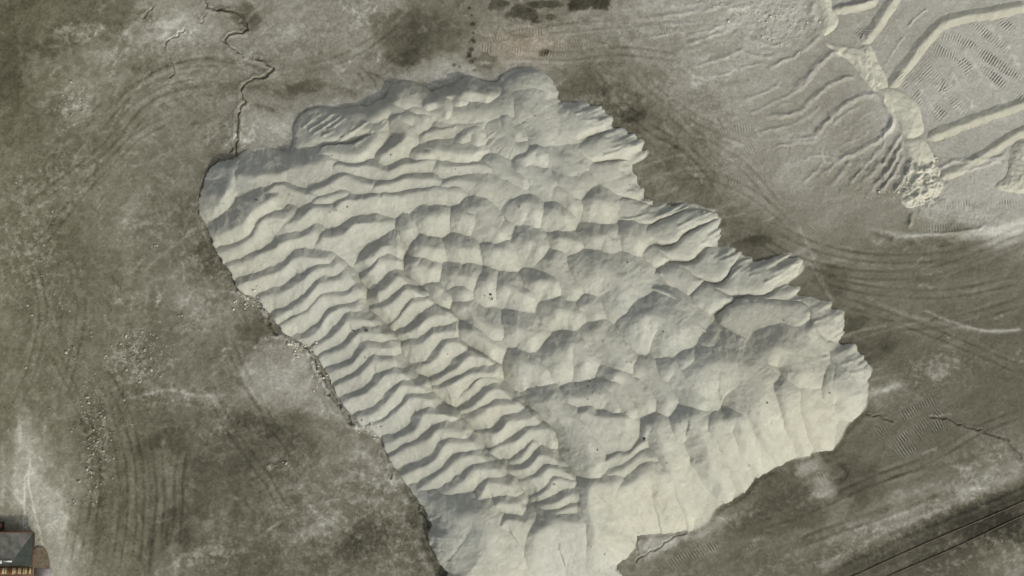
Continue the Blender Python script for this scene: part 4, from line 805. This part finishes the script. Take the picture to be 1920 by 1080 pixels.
# ---- evaluate every heap on the shared grid
def eval_heap(H):
    if H['kind'] == 'ridge':
        n = len(H['crest'])
        c = np.array([q[:2] for q in H['crest']], float)
        L = np.concatenate([[0], np.cumsum(np.hypot(*np.diff(c, axis=0).T))]); fr = L / max(L[-1], 1e-6)
        up = H['t0'] + (1 - H['t0']) * sstep(0, 1, np.clip(fr / H['f0'], 0, 1)) if H['t0'] < 1 else np.ones(n)
        dn = H['t1'] + (1 - H['t1']) * np.clip((1 - fr) / 0.5, 0, 1) if H['t1'] < 1 else np.ones(n)
        hz = np.array([q[2] for q in H['crest']]) if len(H['crest'][0]) > 2 else H['h'] * up * dn
        P = np.column_stack([lift(c, hz), hz])
        Q = dense(P, 0.3)
        reach = (max(hz.max(), .5) + 0.1) / (min(H['q']) if H['q'] else min(H['sN'], H['sS'])) + 1.3
        lo = Q[:, :2].min(0) - reach; hi = Q[:, :2].max(0) + reach
    else:
        Pp = closed(lift(H['poly'], np.full(len(H['poly']), H['h'] * 0.7)), 0.3)
        lo = Pp.min(0) - 0.6; hi = Pp.max(0) + 0.6
    i0, i1 = np.searchsorted(HY, [lo[1], hi[1]]); j0, j1 = np.searchsorted(HX, [lo[0], hi[0]])
    s = (slice(i0, i1), slice(j0, j1))
    x = hX[s] + WPX[s]; y = hY[s] + WPY[s]
    seed = int(abs(lo[0]) * 37 + abs(lo[1]) * 91) % 9973
    if H['kind'] == 'ridge':
        d, dx, dy, ar, z0, sd = line_dist(Q, x, y)
        if H['nref'] is None:
            e = Q[-1, :2] - Q[0, :2]; nr = np.array([-e[1], e[0]])
            if nr @ np.array([-0.5, 0.85]) < 0: nr = -nr
        else: nr = np.array(H['nref'])
        nr = nr / (np.linalg.norm(nr) + 1e-9)
        u = (dx * nr[0] + dy * nr[1]) / (d + 1e-4)
        k = sstep(-0.45, 0.45, u)
        sl_ = H['sS'] + (H['sN'] - H['sS']) * k
        if H['wave']:                        # leeward faces are steepest where they look north-west
            nw = np.clip((-0.8 * dx + 0.6 * dy) / (d + 1e-4), 0, 1)
            sl_ = H['sS'] + (0.40 + 0.42 * nw ** 3 - H['sS']) * k
        if H['q']:
            ux = dx / (d + 1e-4); uy = dy / (d + 1e-4); qn, qe, qs, qw = H['q']
            sl_ = np.where(uy > 0, qn, qs) * uy * uy + np.where(ux > 0, qe, qw) * ux * ux
        de = np.sqrt(d * d + H['r'] ** 2) - H['r']
        h = z0 - sl_ * de
        rl = vnoise(ar * H['rf'] + 0.25 * d, d * 0.35, seed) + 0.5 * vnoise(ar * H['rf'] * 2.6 + d * .4, d * 0.7, seed + 1) + 0.3 * vnoise(ar * H['rf'] * 6, d * 0.8, seed + 2)
        h = h + H['A'] * rl * sstep(0.05, 0.9, d) * (0.5 + 0.9 * k)
        h = h + NZ[s] * (0.6 + 0.4 * sstep(0.2, 1, d))
    else:
        d = poly_sd(Pp, x, y)
        h = H['h'] * (0.12 + 0.88 * np.clip(1 - np.exp(-np.clip(d, 0, None) / H['w'] * 1.6), 0, 1)) + np.where(d < 0, d * 1.2, 0)
        pl = x * 0.87 + y * 0.5; ql = -x * 0.5 + y * 0.87
        h = h + (0.028 * vnoise(pl * 0.3, ql * 2.4, seed + 9) + 0.014 * vnoise(pl * 0.35, ql * 5.0, seed + 8)) * (0.10 + 1.2 * sstep(4.0, 0.8, SDH[s]) * np.clip(fbm(x * .4, y * .4, seed, 2) + .4, 0, 1)) + NZ[s] * 0.7 + 0.03 * fbm(x * 1.1 + y * 1.4, y * 1.1 - x * 1.4, seed, 3)
    if 1:
        for q in H['scr']:
            a = dense(pts([(q[0], q[1]), ((q[0] + q[2]) / 2, (q[1] + q[3]) / 2 + 1.5), (q[2], q[3])], H['h']), 0.3)
            dd, ddx, ddy, arr, _, sdd = line_dist(a, hX[s] + 0.05 * vnoise(hX[s] * 3, hY[s] * 3, 7), hY[s] + 0.05 * vnoise(hX[s] * 3, hY[s] * 3, 8))
            en = sstep(-0.01, 0.35, arr) * sstep(-0.01, 0.35, arr.max() - arr)
            h = h + (0.12 * np.clip(1 - dd / 0.2, 0, 1) - 0.035 * np.exp(-((dd - 0.28) / 0.12) ** 2) * (sdd > 0)) * en * (1 + 0.5 * vnoise(hX[s] * 2, hY[s] * 2, seed))
    if H['group'] == G1: h = h - 1.1 * np.clip(E1[s] + 0.25, 0, None)
    if H['group'] == G2: h = h - 0.5 * np.clip(1.5 - E1[s], 0, None) - 1.1 * np.clip(E2[s] + 0.25, 0, None)
    if H['group'] == G5: h = h - 0.45 * np.clip(1.2 - E2[s], 0, None)
    h = h + BASE[s]
    cl = CLIFF[s]; dd_ = np.clip(SDH[s], 0, None)
    cap = cl * (0.42 * np.clip(dd_ / 0.12, 0, 1) + 0.95 * dd_ + 0.5 * dd_ * dd_) + (1 - cl) * (0.025 * np.clip(dd_ / 0.1, 0, 1) + SLP[s] * dd_ + (0.7 - 0.45 * sstep(1060, 1150, hU[s]) * sstep(740, 690, hV[s])) * dd_ * dd_)
    cap = cap + 0.03
    h = np.where(h > 0, h * cap ** 1 / (h ** 3 + cap ** 3 + 1e-9) ** (1 / 3.0), h)     # soft minimum of heap and edge slope
    return s, h.astype(np.float32)

def biggest(k):
    '''largest connected patch of a mask'''
    lab = np.where(k, np.arange(k.size).reshape(k.shape) + 1, 0)
    while True:
        n = lab.copy()
        for ax in (0, 1):
            for d in (1, -1):
                sh = np.roll(lab, d, ax)
                if ax == 0: sh[0 if d == 1 else -1, :] = 0
                else: sh[:, 0 if d == 1 else -1] = 0
                n = np.maximum(n, sh)
        n = np.where(k, n, 0)
        n = np.where(k, np.maximum(n, n.ravel()[np.clip(n - 1, 0, None)]), 0)
        if (n == lab).all(): break
        lab = n
    v, c = np.unique(lab[lab > 0], return_counts=True)
    return lab == v[np.argmax(c)] if len(v) else k

GH = ground_z(hX.ravel(), hY.ravel()).reshape(hX.shape)
res = [eval_heap(H) for H in HEAPS]
for it in range(2):
    HM = np.full(hX.shape, -9.0, np.float32)
    for s, h in res: HM[s] = np.maximum(HM[s], h)
    nr = []
    for s, h in res:
        k = (h > HM[s] - 0.22) & (h > GH[s] - 0.10) & (SDH[s] > 0.0)
        if k.any():
            kc = k.copy(); kc[:-1] &= k[1:]; kc[:, :-1] &= k[:, 1:]
            g = biggest(kc)
            k2 = g.copy(); k2[1:] |= g[:-1]; k2[:, 1:] |= g[:, :-1]; k2[1:, 1:] |= g[:-1, :-1]
            h = np.where(k & ~k2, -9.0, h).astype(np.float32)
        nr.append((s, h))
    res = nr
for H, (s, h) in zip(HEAPS, res):
    keep = (h > HM[s] - 0.22) & (h > GH[s] - 0.10) & (SDH[s] > 0.0)
    F = grid_faces(h.shape[0], h.shape[1], keep)
    if len(F) < 12:
        print('HIDDEN HEAP', H['label']); continue
    used, inv = np.unique(F.ravel(), return_inverse=True)
    V = np.stack([hX[s].ravel()[used], hY[s].ravel()[used], h.ravel()[used]], -1)
    vis = ((h >= HM[s] - 1e-4) & (h > GH[s])).sum()
    if vis < 60: print('barely visible', vis, H['label'])
    tn = 1.0 + 0.09 * fbm(V[:, 0] * 0.5, V[:, 1] * 0.5, 131, 3) + 0.08 * fbm(V[:, 0] * 2.5, V[:, 1] * 2.5, 132, 3) + H['tone']
    gry = np.clip(0.4 + 0.8 * fbm(V[:, 0] * 0.12, V[:, 1] * 0.12, 133, 3), 0, 1)[:, None]
    c = (CREAM * (1 - gry) + CREAM * np.array([.97, 1.0, 1.06]) * gry) * tn[:, None]
    jj = np.argmax(V[:, 2]); o3 = (V[jj, 0], V[jj, 1], 0.0)
    o = mesh_obj(H['name'], V, inv.reshape(-1, 4), M_SPOIL, origin=o3, col=c)
    tag(o, H['label'], 'spoil pad' if H['kind'] == 'pad' else 'spoil heap', H['group'])
# ------------------------------------------------------------------ banks and spoil in the north-east
def patch(name, label, cat, group, field, lo, hi, tone=0.0, cream=0.5, step=0.08, mat=None):
    xs = np.arange(lo[0], hi[0], step); ys = np.arange(lo[1], hi[1], step)
    x, y = np.meshgrid(xs, ys)
    h = field(x, y)
    gz = ground_z(x.ravel(), y.ravel()).reshape(x.shape)
    keep = biggest(h > -0.05)
    F = grid_faces(x.shape[0], x.shape[1], keep)
    used, inv = np.unique(F.ravel(), return_inverse=True)
    V = np.stack([x.ravel()[used], y.ravel()[used], (h + gz).ravel()[used]], -1)
    tn = 1.0 + 0.08 * fbm(V[:, 0] * 0.8, V[:, 1] * 0.8, 141, 4) + tone
    c = CREAM * tn[:, None]
    jj = np.argmax(V[:, 2])
    o = mesh_obj(name, V, inv.reshape(-1, 4), mat or M_SPOIL, origin=(V[jj, 0], V[jj, 1], 0), col=c)
    return tag(o, label, cat, group)

def bank(label, crest, h=0.5, s=0.7, group='earth banks of the bulldozed yard', ends=0.8, tone=-0.04):
    Q = dense(pts(crest, h), 0.25); R = h / s + 0.6
    def f(x, y):
        d, dx, dy, ar, z0, sd = line_dist(Q, x + 0.10 * fbm(x * 1.2, y * 1.2, 151, 3), y + 0.10 * fbm(x * 1.2, y * 1.2, 152, 3))
        e = sstep(-0.2, ends, ar) * sstep(-0.2, ends, ar.max() - ar)
        return h * e - s * (np.sqrt(d * d + 0.01) - 0.1) + 0.05 * fbm(x * 1.5, y * 1.5, 153, 4)
    return patch('earth_bank', label, 'earth bank', group, f, Q.min(0) - R, Q.max(0) + R, tone)

bank('long straight bank between the bulldozed road and the tracked yard', [(1668,165),(1700,122),(1735,78),(1766,46),(1800,33),(1860,23),(1930,8)], .28, .5)
bank('bank on the outer side of the bulldozed road, running off the top edge', [(1616,82),(1640,52),(1660,24),(1675,2),(1692,-25)], .28, .5)
bank('short bank at the foot of the tracked yard above the lower road', [(1738,260),(1780,243),(1830,224),(1880,207),(1940,185)], .26, .5)
bank('lowest bank of the bulldozed yard beside the pinkish heap', [(1762,333),(1800,316),(1850,287),(1890,262),(1940,235)], .24, .5)
bank('small bank at the top edge left of the bulldozed road', [(1556,20),(1590,14),(1625,6),(1650,-4)], .22, .5)

def spoil(label, poly, h=0.3, w=0.5, lump=0.06, group='fresh cream spoil dumped along the yard', tone=0.16):
    P = closed(pts(poly, h * 0.6), 0.3)
    def f(x, y):
        d = poly_sd(P, x + 0.15 * fbm(x * 1.4, y * 1.4, 161, 3), y + 0.15 * fbm(x * 1.4, y * 1.4, 162, 3))
        return np.where(d > 0, h * (1 - np.exp(-np.clip(d, 0, None) / w)), d) + lump * fbm(x * 2.0, y * 2.0, 163, 4, 0.6) * sstep(-.1, .4, d)
    return patch('fresh_spoil', label, 'spoil heap', group, f, P.min(0) - .5, P.max(0) + .5, tone)

spoil('cream spoil strip at the top edge left of the road banks', [(1528,-12),(1560,-8),(1560,10),(1572,42),(1548,66),(1540,50),(1542,28)], .3)
spoil('lumpy cream spoil at the fork of the blade ridges', [(1545,78),(1580,84),(1610,90),(1632,84),(1645,110),(1660,140),(1668,165),(1640,172),(1618,150),(1595,118),(1565,98)], .3, .5, .12)
spoil('broad smooth cream spoil below the foot of the road', [(1640,165),(1665,160),(1700,175),(1722,200),(1734,235),(1728,252),(1700,258),(1680,220),(1655,190)], .35)
spoil('rounded cream spoil between broad spoil and rubble', [(1695,262),(1728,258),(1750,285),(1754,303),(1735,312),(1712,300)], .32)
spoil('crumbly rubble heap at the south end of the fresh spoil', [(1706,310),(1730,302),(1757,308),(1770,350),(1750,375),(1715,388),(1690,380),(1698,345)], .3, .6, .2)
spoil('pinkish white heap cut by the right edge of the photo', [(1898,275),(1925,258),(1965,300),(1965,352),(1905,362),(1868,350),(1890,325)], .4, .6, .12, None, .1)

# ------------------------------------------------------------------ small solid things
def box_mesh(bx):
    """list of (x0,x1,y0,y1,z0,z1) -> V,F"""
    V = []; F = []
    for x0, x1, y0, y1, z0, z1 in bx:
        n = len(V)
        V += [(x0,y0,z0),(x1,y0,z0),(x1,y1,z0),(x0,y1,z0),(x0,y0,z1),(x1,y0,z1),(x1,y1,z1),(x0,y1,z1)]
        F += [(n,n+3,n+2,n+1),(n+4,n+5,n+6,n+7),(n,n+1,n+5,n+4),(n+1,n+2,n+6,n+5),(n+2,n+3,n+7,n+6),(n+3,n,n+4,n+7)]
    return np.array(V), np.array(F)

def empty(name, loc):
    o = bpy.data.objects.new(name, None); COL.objects.link(o); o.location = loc; o.empty_display_size = 0.3
    return o

# ---- the cabin cut by the left edge
M_ROOF = flat_mat('weathered_grey_roofing', (0.15, 0.145, 0.125), 0.75, 0.35, 1.6)
M_HIP = flat_mat('dark_green_roofing', (0.030, 0.037, 0.031), 0.6, 0.3, 2.0)
M_RUST = flat_mat('rust_brown_trim', (0.095, 0.045, 0.024), 0.8, 0.4, 3.0)
M_CREAM = flat_mat('cream_paint', (0.30, 0.25, 0.14), 0.7, 0.25, 5.0)
M_WALL = flat_mat('cabin_wall', (0.30, 0.26, 0.20), 0.85, 0.2, 3.0)
M_SLAB = flat_mat('pale_concrete', (0.42, 0.38, 0.35), 0.9, 0.12, 2.0)
M_MAT = flat_mat('brown_matting', (0.13, 0.105, 0.075), 0.95, 0.3, 4.0)
EZ, RZ = 1.15, 1.95
ex, en = [float(q) for q in at(62, 999, EZ)]; _, es = [float(q) for q in at(63, 1061, EZ)]
wx0 = float(at(-95, 1000, EZ)[0])
rx_, ry_ = [float(q) for q in at(22, 1054, RZ)]
cabin = empty('cabin', ((ex + wx0) / 2, (en + es) / 2, 0)); cx, cy = cabin.location[0], cabin.location[1]
tag(cabin, 'small cabin with a grey and dark green hipped roof cut by the left edge', 'cabin')
rel = lambda x, y, z: (x - cx, y - cy, z)
NE, SE, NW, SW = (ex, en, EZ), (ex, es, EZ), (wx0, en, EZ), (wx0, es, EZ)
RE, RW = (rx_, ry_, RZ), (wx0 + 1.2, ry_, RZ)
def slab_part(name, corners, mat, th=0.06, label=None, parent=None):
    c = np.array([rel(*q) for q in corners]); n = np.cross(c[1] - c[0], c[2] - c[0]); n /= np.linalg.norm(n)
    if n[2] < 0: n = -n
    k = len(c)
    V = np.vstack([c, c - n * th]); F = [tuple(range(k))] + [tuple(range(2 * k - 1, k - 1, -1))] + [(i, i + k, (i + 1) % k + k, (i + 1) % k) for i in range(k)]
    me = bpy.data.meshes.new(name); me.from_pydata([tuple(v) for v in V], [], F); me.materials.append(mat); me.update()
    o = bpy.data.objects.new(name, me); COL.objects.link(o); o.parent = parent or cabin
    if label: o['label'] = label
    return o
slab_part('roof_slope', [NE, NW, RW, RE], M_ROOF, label='weathered grey roof slope')
slab_part('roof_slope', [SE, NE, RE], M_HIP, label='dark green roof hip')
slab_part('roof_slope', [SW, SE, RE, RW], M_HIP)
slab_part('roof_slope', [NW, SW, RW], M_HIP)
def bpart(name, bx, mat, parent=None):
    V, F = box_mesh([(x0 - cx, x1 - cx, y0 - cy, y1 - cy, z0, z1) for x0, x1, y0, y1, z0, z1 in bx])
    return mesh_obj(name, V, F, mat, parent or cabin, smooth=False)
bpart('wall', [(wx0 + .25, ex - .22, es + .22, en - .22, -.1, EZ - .05)], M_WALL)
bpart('fascia', [(wx0, ex + .05, en + .003, en + .10, EZ - .16, EZ + .02), (ex + .003, ex + .09, es - .02, en, EZ - .16, EZ + .015)], M_RUST)
rc = bpart('ridge_cap', [(wx0 + 1.2, rx_ - .9, ry_ - .12, ry_ + .16, RZ - .02, RZ + .05), (rx_ - .75, rx_ + .02, ry_ + .0, ry_ + .16, RZ - .03, RZ + .045)], flat_mat('pale_ridge_tin', (0.42, 0.43, 0.38), .5, .3, 6))
py0 = float(at(30, 1078, 1.1)[1]); py1 = float(at(30, 1063, 1.1)[1])
bpart('porch_frame', [(wx0 + .2, ex + .02, py0 - 0.05, es - 0.09, 1.0, 1.1)], M_RUST)
for u0, u1 in [(3, 8), (9, 12), (23, 26), (27, 29), (34, 37), (38, 39.5), (43, 46), (47, 50), (54, 58)]:
    a = float(at(u0, 1070, 1.1)[0]); b_ = float(at(u1, 1070, 1.1)[0])
    bpart('porch_slat', [(a, b_, py0 + .10, py1 - .06, 1.1, 1.16)], M_CREAM)
for yy in (float(at(0, 1085, .9)[1]),):
    bpart('porch_step', [(wx0 + .2, ex - .3, yy - .5, yy + .22, 0.0, .8)], M_SLAB)
for u in (20, 63): 
    a = float(at(u, 1082, .9)[0]); bpart('porch_post', [(a - .06, a + .06, yy - .45, yy + .2, .8, .96)], M_RUST)
# brown matting and slab beside it
mp = pts([(65,1030),(80,1025),(88,1034),(92,1050),(92,1064),(66,1064)])
c = closed(mp, .2); V = np.vstack([np.column_stack([c, np.full(len(c), .10)]), np.column_stack([c, np.full(len(c), -.1)])]); k = len(c)
me = bpy.data.meshes.new('matting'); me.from_pydata([tuple(v) for v in V], [], [tuple(range(k))] + [(i, i + k, (i + 1) % k + k, (i + 1) % k) for i in range(k)]); me.materials.append(M_MAT)
o = bpy.data.objects.new('matting', me); COL.objects.link(o); tag(o, 'brown matting lying on the dust beside the cabin', 'matting')
a0, b0 = at(66, 1066); a1, b1 = at(93, 1130)
V, F = box_mesh([(a0, a1, b1, b0, -.1, .12)]); tag(mesh_obj('concrete_slab', V, F, M_SLAB, smooth=False), 'pale concrete slab beside the cabin at the bottom left corner', 'slab')
bm_ = [(float(at(-6, 990)[0]), float(at(8, 990)[0]), float(at(0, 992)[1]), float(at(0, 978)[1]), -.05, .75), (float(at(-6, 990)[0]) - .04, float(at(8, 990)[0]) + .04, float(at(0, 992)[1]) - .04, float(at(0, 978)[1]) + .04, .75, .82), (float(at(-2, 990)[0]), float(at(3, 990)[0]), float(at(0, 996)[1]), float(at(0, 992)[1]), .2, .6)]
V, F = box_mesh(bm_); tag(mesh_obj('wooden_bin', V, F, flat_mat('dark_brown_wood', (0.05, 0.026, 0.018), .85, .3, 5), smooth=False), 'dark brown wooden bin at the left edge behind the cabin', 'bin')

# ---- rails
M_RAIL = flat_mat('rusty_rail', (0.10, 0.075, 0.055), 0.7, 0.35, 3.0)
ra = pts([(1560, 1097), (1990, 908)]); rb = pts([(1612, 1106), (1990, 935)])
dv = ra[1] - ra[0]; dv /= np.linalg.norm(dv); nv = np.array([-dv[1], dv[0]])
track = empty('railway_track', (float((ra[0, 0] + rb[0, 0]) / 2), float((ra[0, 1] + rb[0, 1]) / 2), 0)); tx, ty = track.location[0], track.location[1]
tag(track, 'rusty railway track with two rails crossing the bottom right corner', 'railway track')
for P in (ra, rb):
    prof = [(-.075, 0), (-.075, .03), (-.018, .05), (-.018, .12), (-.04, .13), (-.04, .17), (.04, .17), (.04, .13), (.018, .12), (.018, .05), (.075, .03), (.075, 0)]
    L = np.linalg.norm(P[1] - P[0]); ns = 40; V = []
    for t in np.linspace(0, 1, ns):
        p = P[0] + (P[1] - P[0]) * t; wob = 0.05 * math.sin(t * 9 + P[0, 0])
        for u_, z_ in prof: V.append((p[0] + nv[0] * (u_ + wob) - tx, p[1] + nv[1] * (u_ + wob) - ty, z_ * .6 - .02))
    kx = len(prof)
    F = [(i * kx + j, i * kx + (j + 1) % kx, (i + 1) * kx + (j + 1) % kx, (i + 1) * kx + j) for i in range(ns - 1) for j in range(kx)]
    mesh_obj('rail', V, F, M_RAIL, track, smooth=False)
# ---- clods and pebbles
def rock_mesh(r, seed):
    rg = random.Random(seed)
    t = (1 + 5 ** .5) / 2
    P = np.array([(-1,t,0),(1,t,0),(-1,-t,0),(1,-t,0),(0,-1,t),(0,1,t),(0,-1,-t),(0,1,-t),(t,0,-1),(t,0,1),(-t,0,-1),(-t,0,1)]) / 1.9
    P *= np.array([[rg.uniform(.7, 1.25)] for _ in range(12)]) * np.array([rg.uniform(.8, 1.3), rg.uniform(.7, 1.1), rg.uniform(.55, .85)]) * r
    F = np.array([(0,11,5),(0,5,1),(0,1,7),(0,7,10),(0,10,11),(1,5,9),(5,11,4),(11,10,2),(10,7,6),(7,1,8),(3,9,4),(3,4,2),(3,2,6),(3,6,8),(3,8,9),(4,9,5),(2,4,11),(6,2,10),(8,6,7),(9,8,1)])
    a = rg.uniform(0, 6.28); R = np.array([[math.cos(a), -math.sin(a), 0], [math.sin(a), math.cos(a), 0], [0, 0, 1]])
    return P @ R.T, F
def surf_z(x, y):
    i = np.searchsorted(HY, y); j = np.searchsorted(HX, x)
    g = float(ground_z(np.array([x]), np.array([y]))[0])
    if 0 <= i < HM.shape[0] and 0 <= j < HM.shape[1]: return max(g, float(HM[i, j]))
    return g
M_CLOD = flat_mat('dark_damp_clod', (0.075, 0.062, 0.048), .95, .3, 12)
for i, (u, v, r, lab) in enumerate([(688,620,.17,'largest dark clod on the crest of a west ridge'), (663,620,.11,'dark clod left of the largest clod on the same crest'),
    (482,376,.13,'dark clod in the crease above the dark rilled west flank'), (1207,823,.15,'dark clod at the upper tip of a slanting ridge'), (1434,755,.11,'lone dark clod on the edge of the smooth arched dome'),
    (920,553,.13,'dark clod beside a dark lump in the middle of the dump'), (651,388,.09,'small dark clod near a grey blocky ridge in the north'), (1105,716,.11,'dark clod on a grey lump right of centre')]):
    x, y = [float(q) for q in at(u, v, 2.4)]
    V, F = rock_mesh(r, 50 + i)
    o = mesh_obj('clod', V, F, M_CLOD, smooth=False); o.location = (x, y, surf_z(x, y) + r * .25)
    tag(o, lab, 'clod', 'dark clods on the heaps')
rg = np.random.default_rng(5)
def scatter(name, label, items, base):
    VV = []; FF = []; CC = []; n = 0
    for k, (u, v, r, t) in enumerate(items):
        x, y = [float(q) for q in at(u, v, 0.0)]
        V, F = rock_mesh(r, k)
        VV.append(V + np.array([x, y, surf_z(x, y) + r * .2])); FF.append(F + n); n += len(V); CC.append(np.tile(np.array(base) * t, (len(V), 1)))
    o = mesh_obj(name, np.vstack(VV), np.vstack(FF), M_SPOIL, smooth=False, col=np.vstack(CC))
    return tag(o, label, 'stones', None, 'stuff')
it = []
for cu_, cv_, su, sv, n, r in [(30,430,25,60,70,.05),(60,500,30,50,80,.05),(90,440,10,30,20,.06),(70,560,30,40,50,.05),(110,650,30,50,60,.05),(160,740,16,50,90,.075),(178,830,14,45,100,.08),(262,645,30,18,80,.075),(190,690,50,60,60,.06),(165,890,10,40,60,.06),(255,665,25,20,60,.07),(270,690,25,30,50,.06),
    (215,820,12,30,20,.07),(340,235,3,3,2,.05),(340,594,4,2,6,.11),(288,462,3,2,4,.1),(245,800,8,8,8,.07),(120,600,60,60,60,.04),(300,640,60,60,40,.04),(180,700,60,80,60,.04),(505,877,4,5,10,.09),(138,945,8,4,8,.09),(545,872,10,4,5,.06),(130,195,12,8,25,.06),(150,205,14,10,25,.07),(128,155,10,5,10,.07)]:
    for _ in range(n): it.append((cu_ + rg.normal() * su, cv_ + rg.normal() * sv, r * .72 * math.exp(rg.normal() * .5), rg.uniform(.7, 1.25)))
it = [q for q in it if q[0] > -20]
scatter('pale_stones', 'pale stones and crumbs strewn over the muddy ground west of the dump', it, (.30, .285, .24))
it = []
for _ in range(260):
    u = rg.uniform(380, 1640); v = rg.uniform(140, 1075)
    x, y = at(u, v)
    i = np.searchsorted(HY, y); j = np.searchsorted(HX, x)
    if 0 <= i < HM.shape[0] and 0 <= j < HM.shape[1] and SDH[i, j] > .5: it.append((u, v, abs(rg.normal()) * .035 + .025, rg.uniform(.35, 1.0)))
for cu_, cv_, s_, n in [(1102,728,12,14),(1170,680,8,10),(918,560,6,10),(660,292,30,14),(500,310,30,12),(1345,340,1,1),(1060,650,25,10),(1165,490,8,6),(640,410,20,8),(1000,225,3,3)]:
    for _ in range(n): it.append((cu_ + rg.normal() * s_, cv_ + rg.normal() * s_ * .7, abs(rg.normal()) * .04 + .03, rg.uniform(.3, 1.1)))
scatter('crumbs', 'small crumbs scattered over the pale heaps', it, (.45, .42, .35))
it = []
for cu_, cv_, su, sv, n, r in [(1725,340,20,22,140,.10),(560,652,18,8,60,.08),(475,565,18,10,50,.08),(600,705,8,16,30,.07),(690,803,12,8,30,.09),(1660,365,20,10,30,.06),(1400,25,40,25,60,.08),(1470,50,40,25,70,.09),(1800,330,60,8,40,.07)]:
    for _ in range(n): it.append((cu_ + rg.normal() * su, cv_ + rg.normal() * sv, r * .7 * math.exp(rg.normal() * .5), rg.uniform(.75, 1.1)))
scatter('rubble', 'crumbly pale rubble along the trench and the northeast yard', it, (.55, .51, .42))
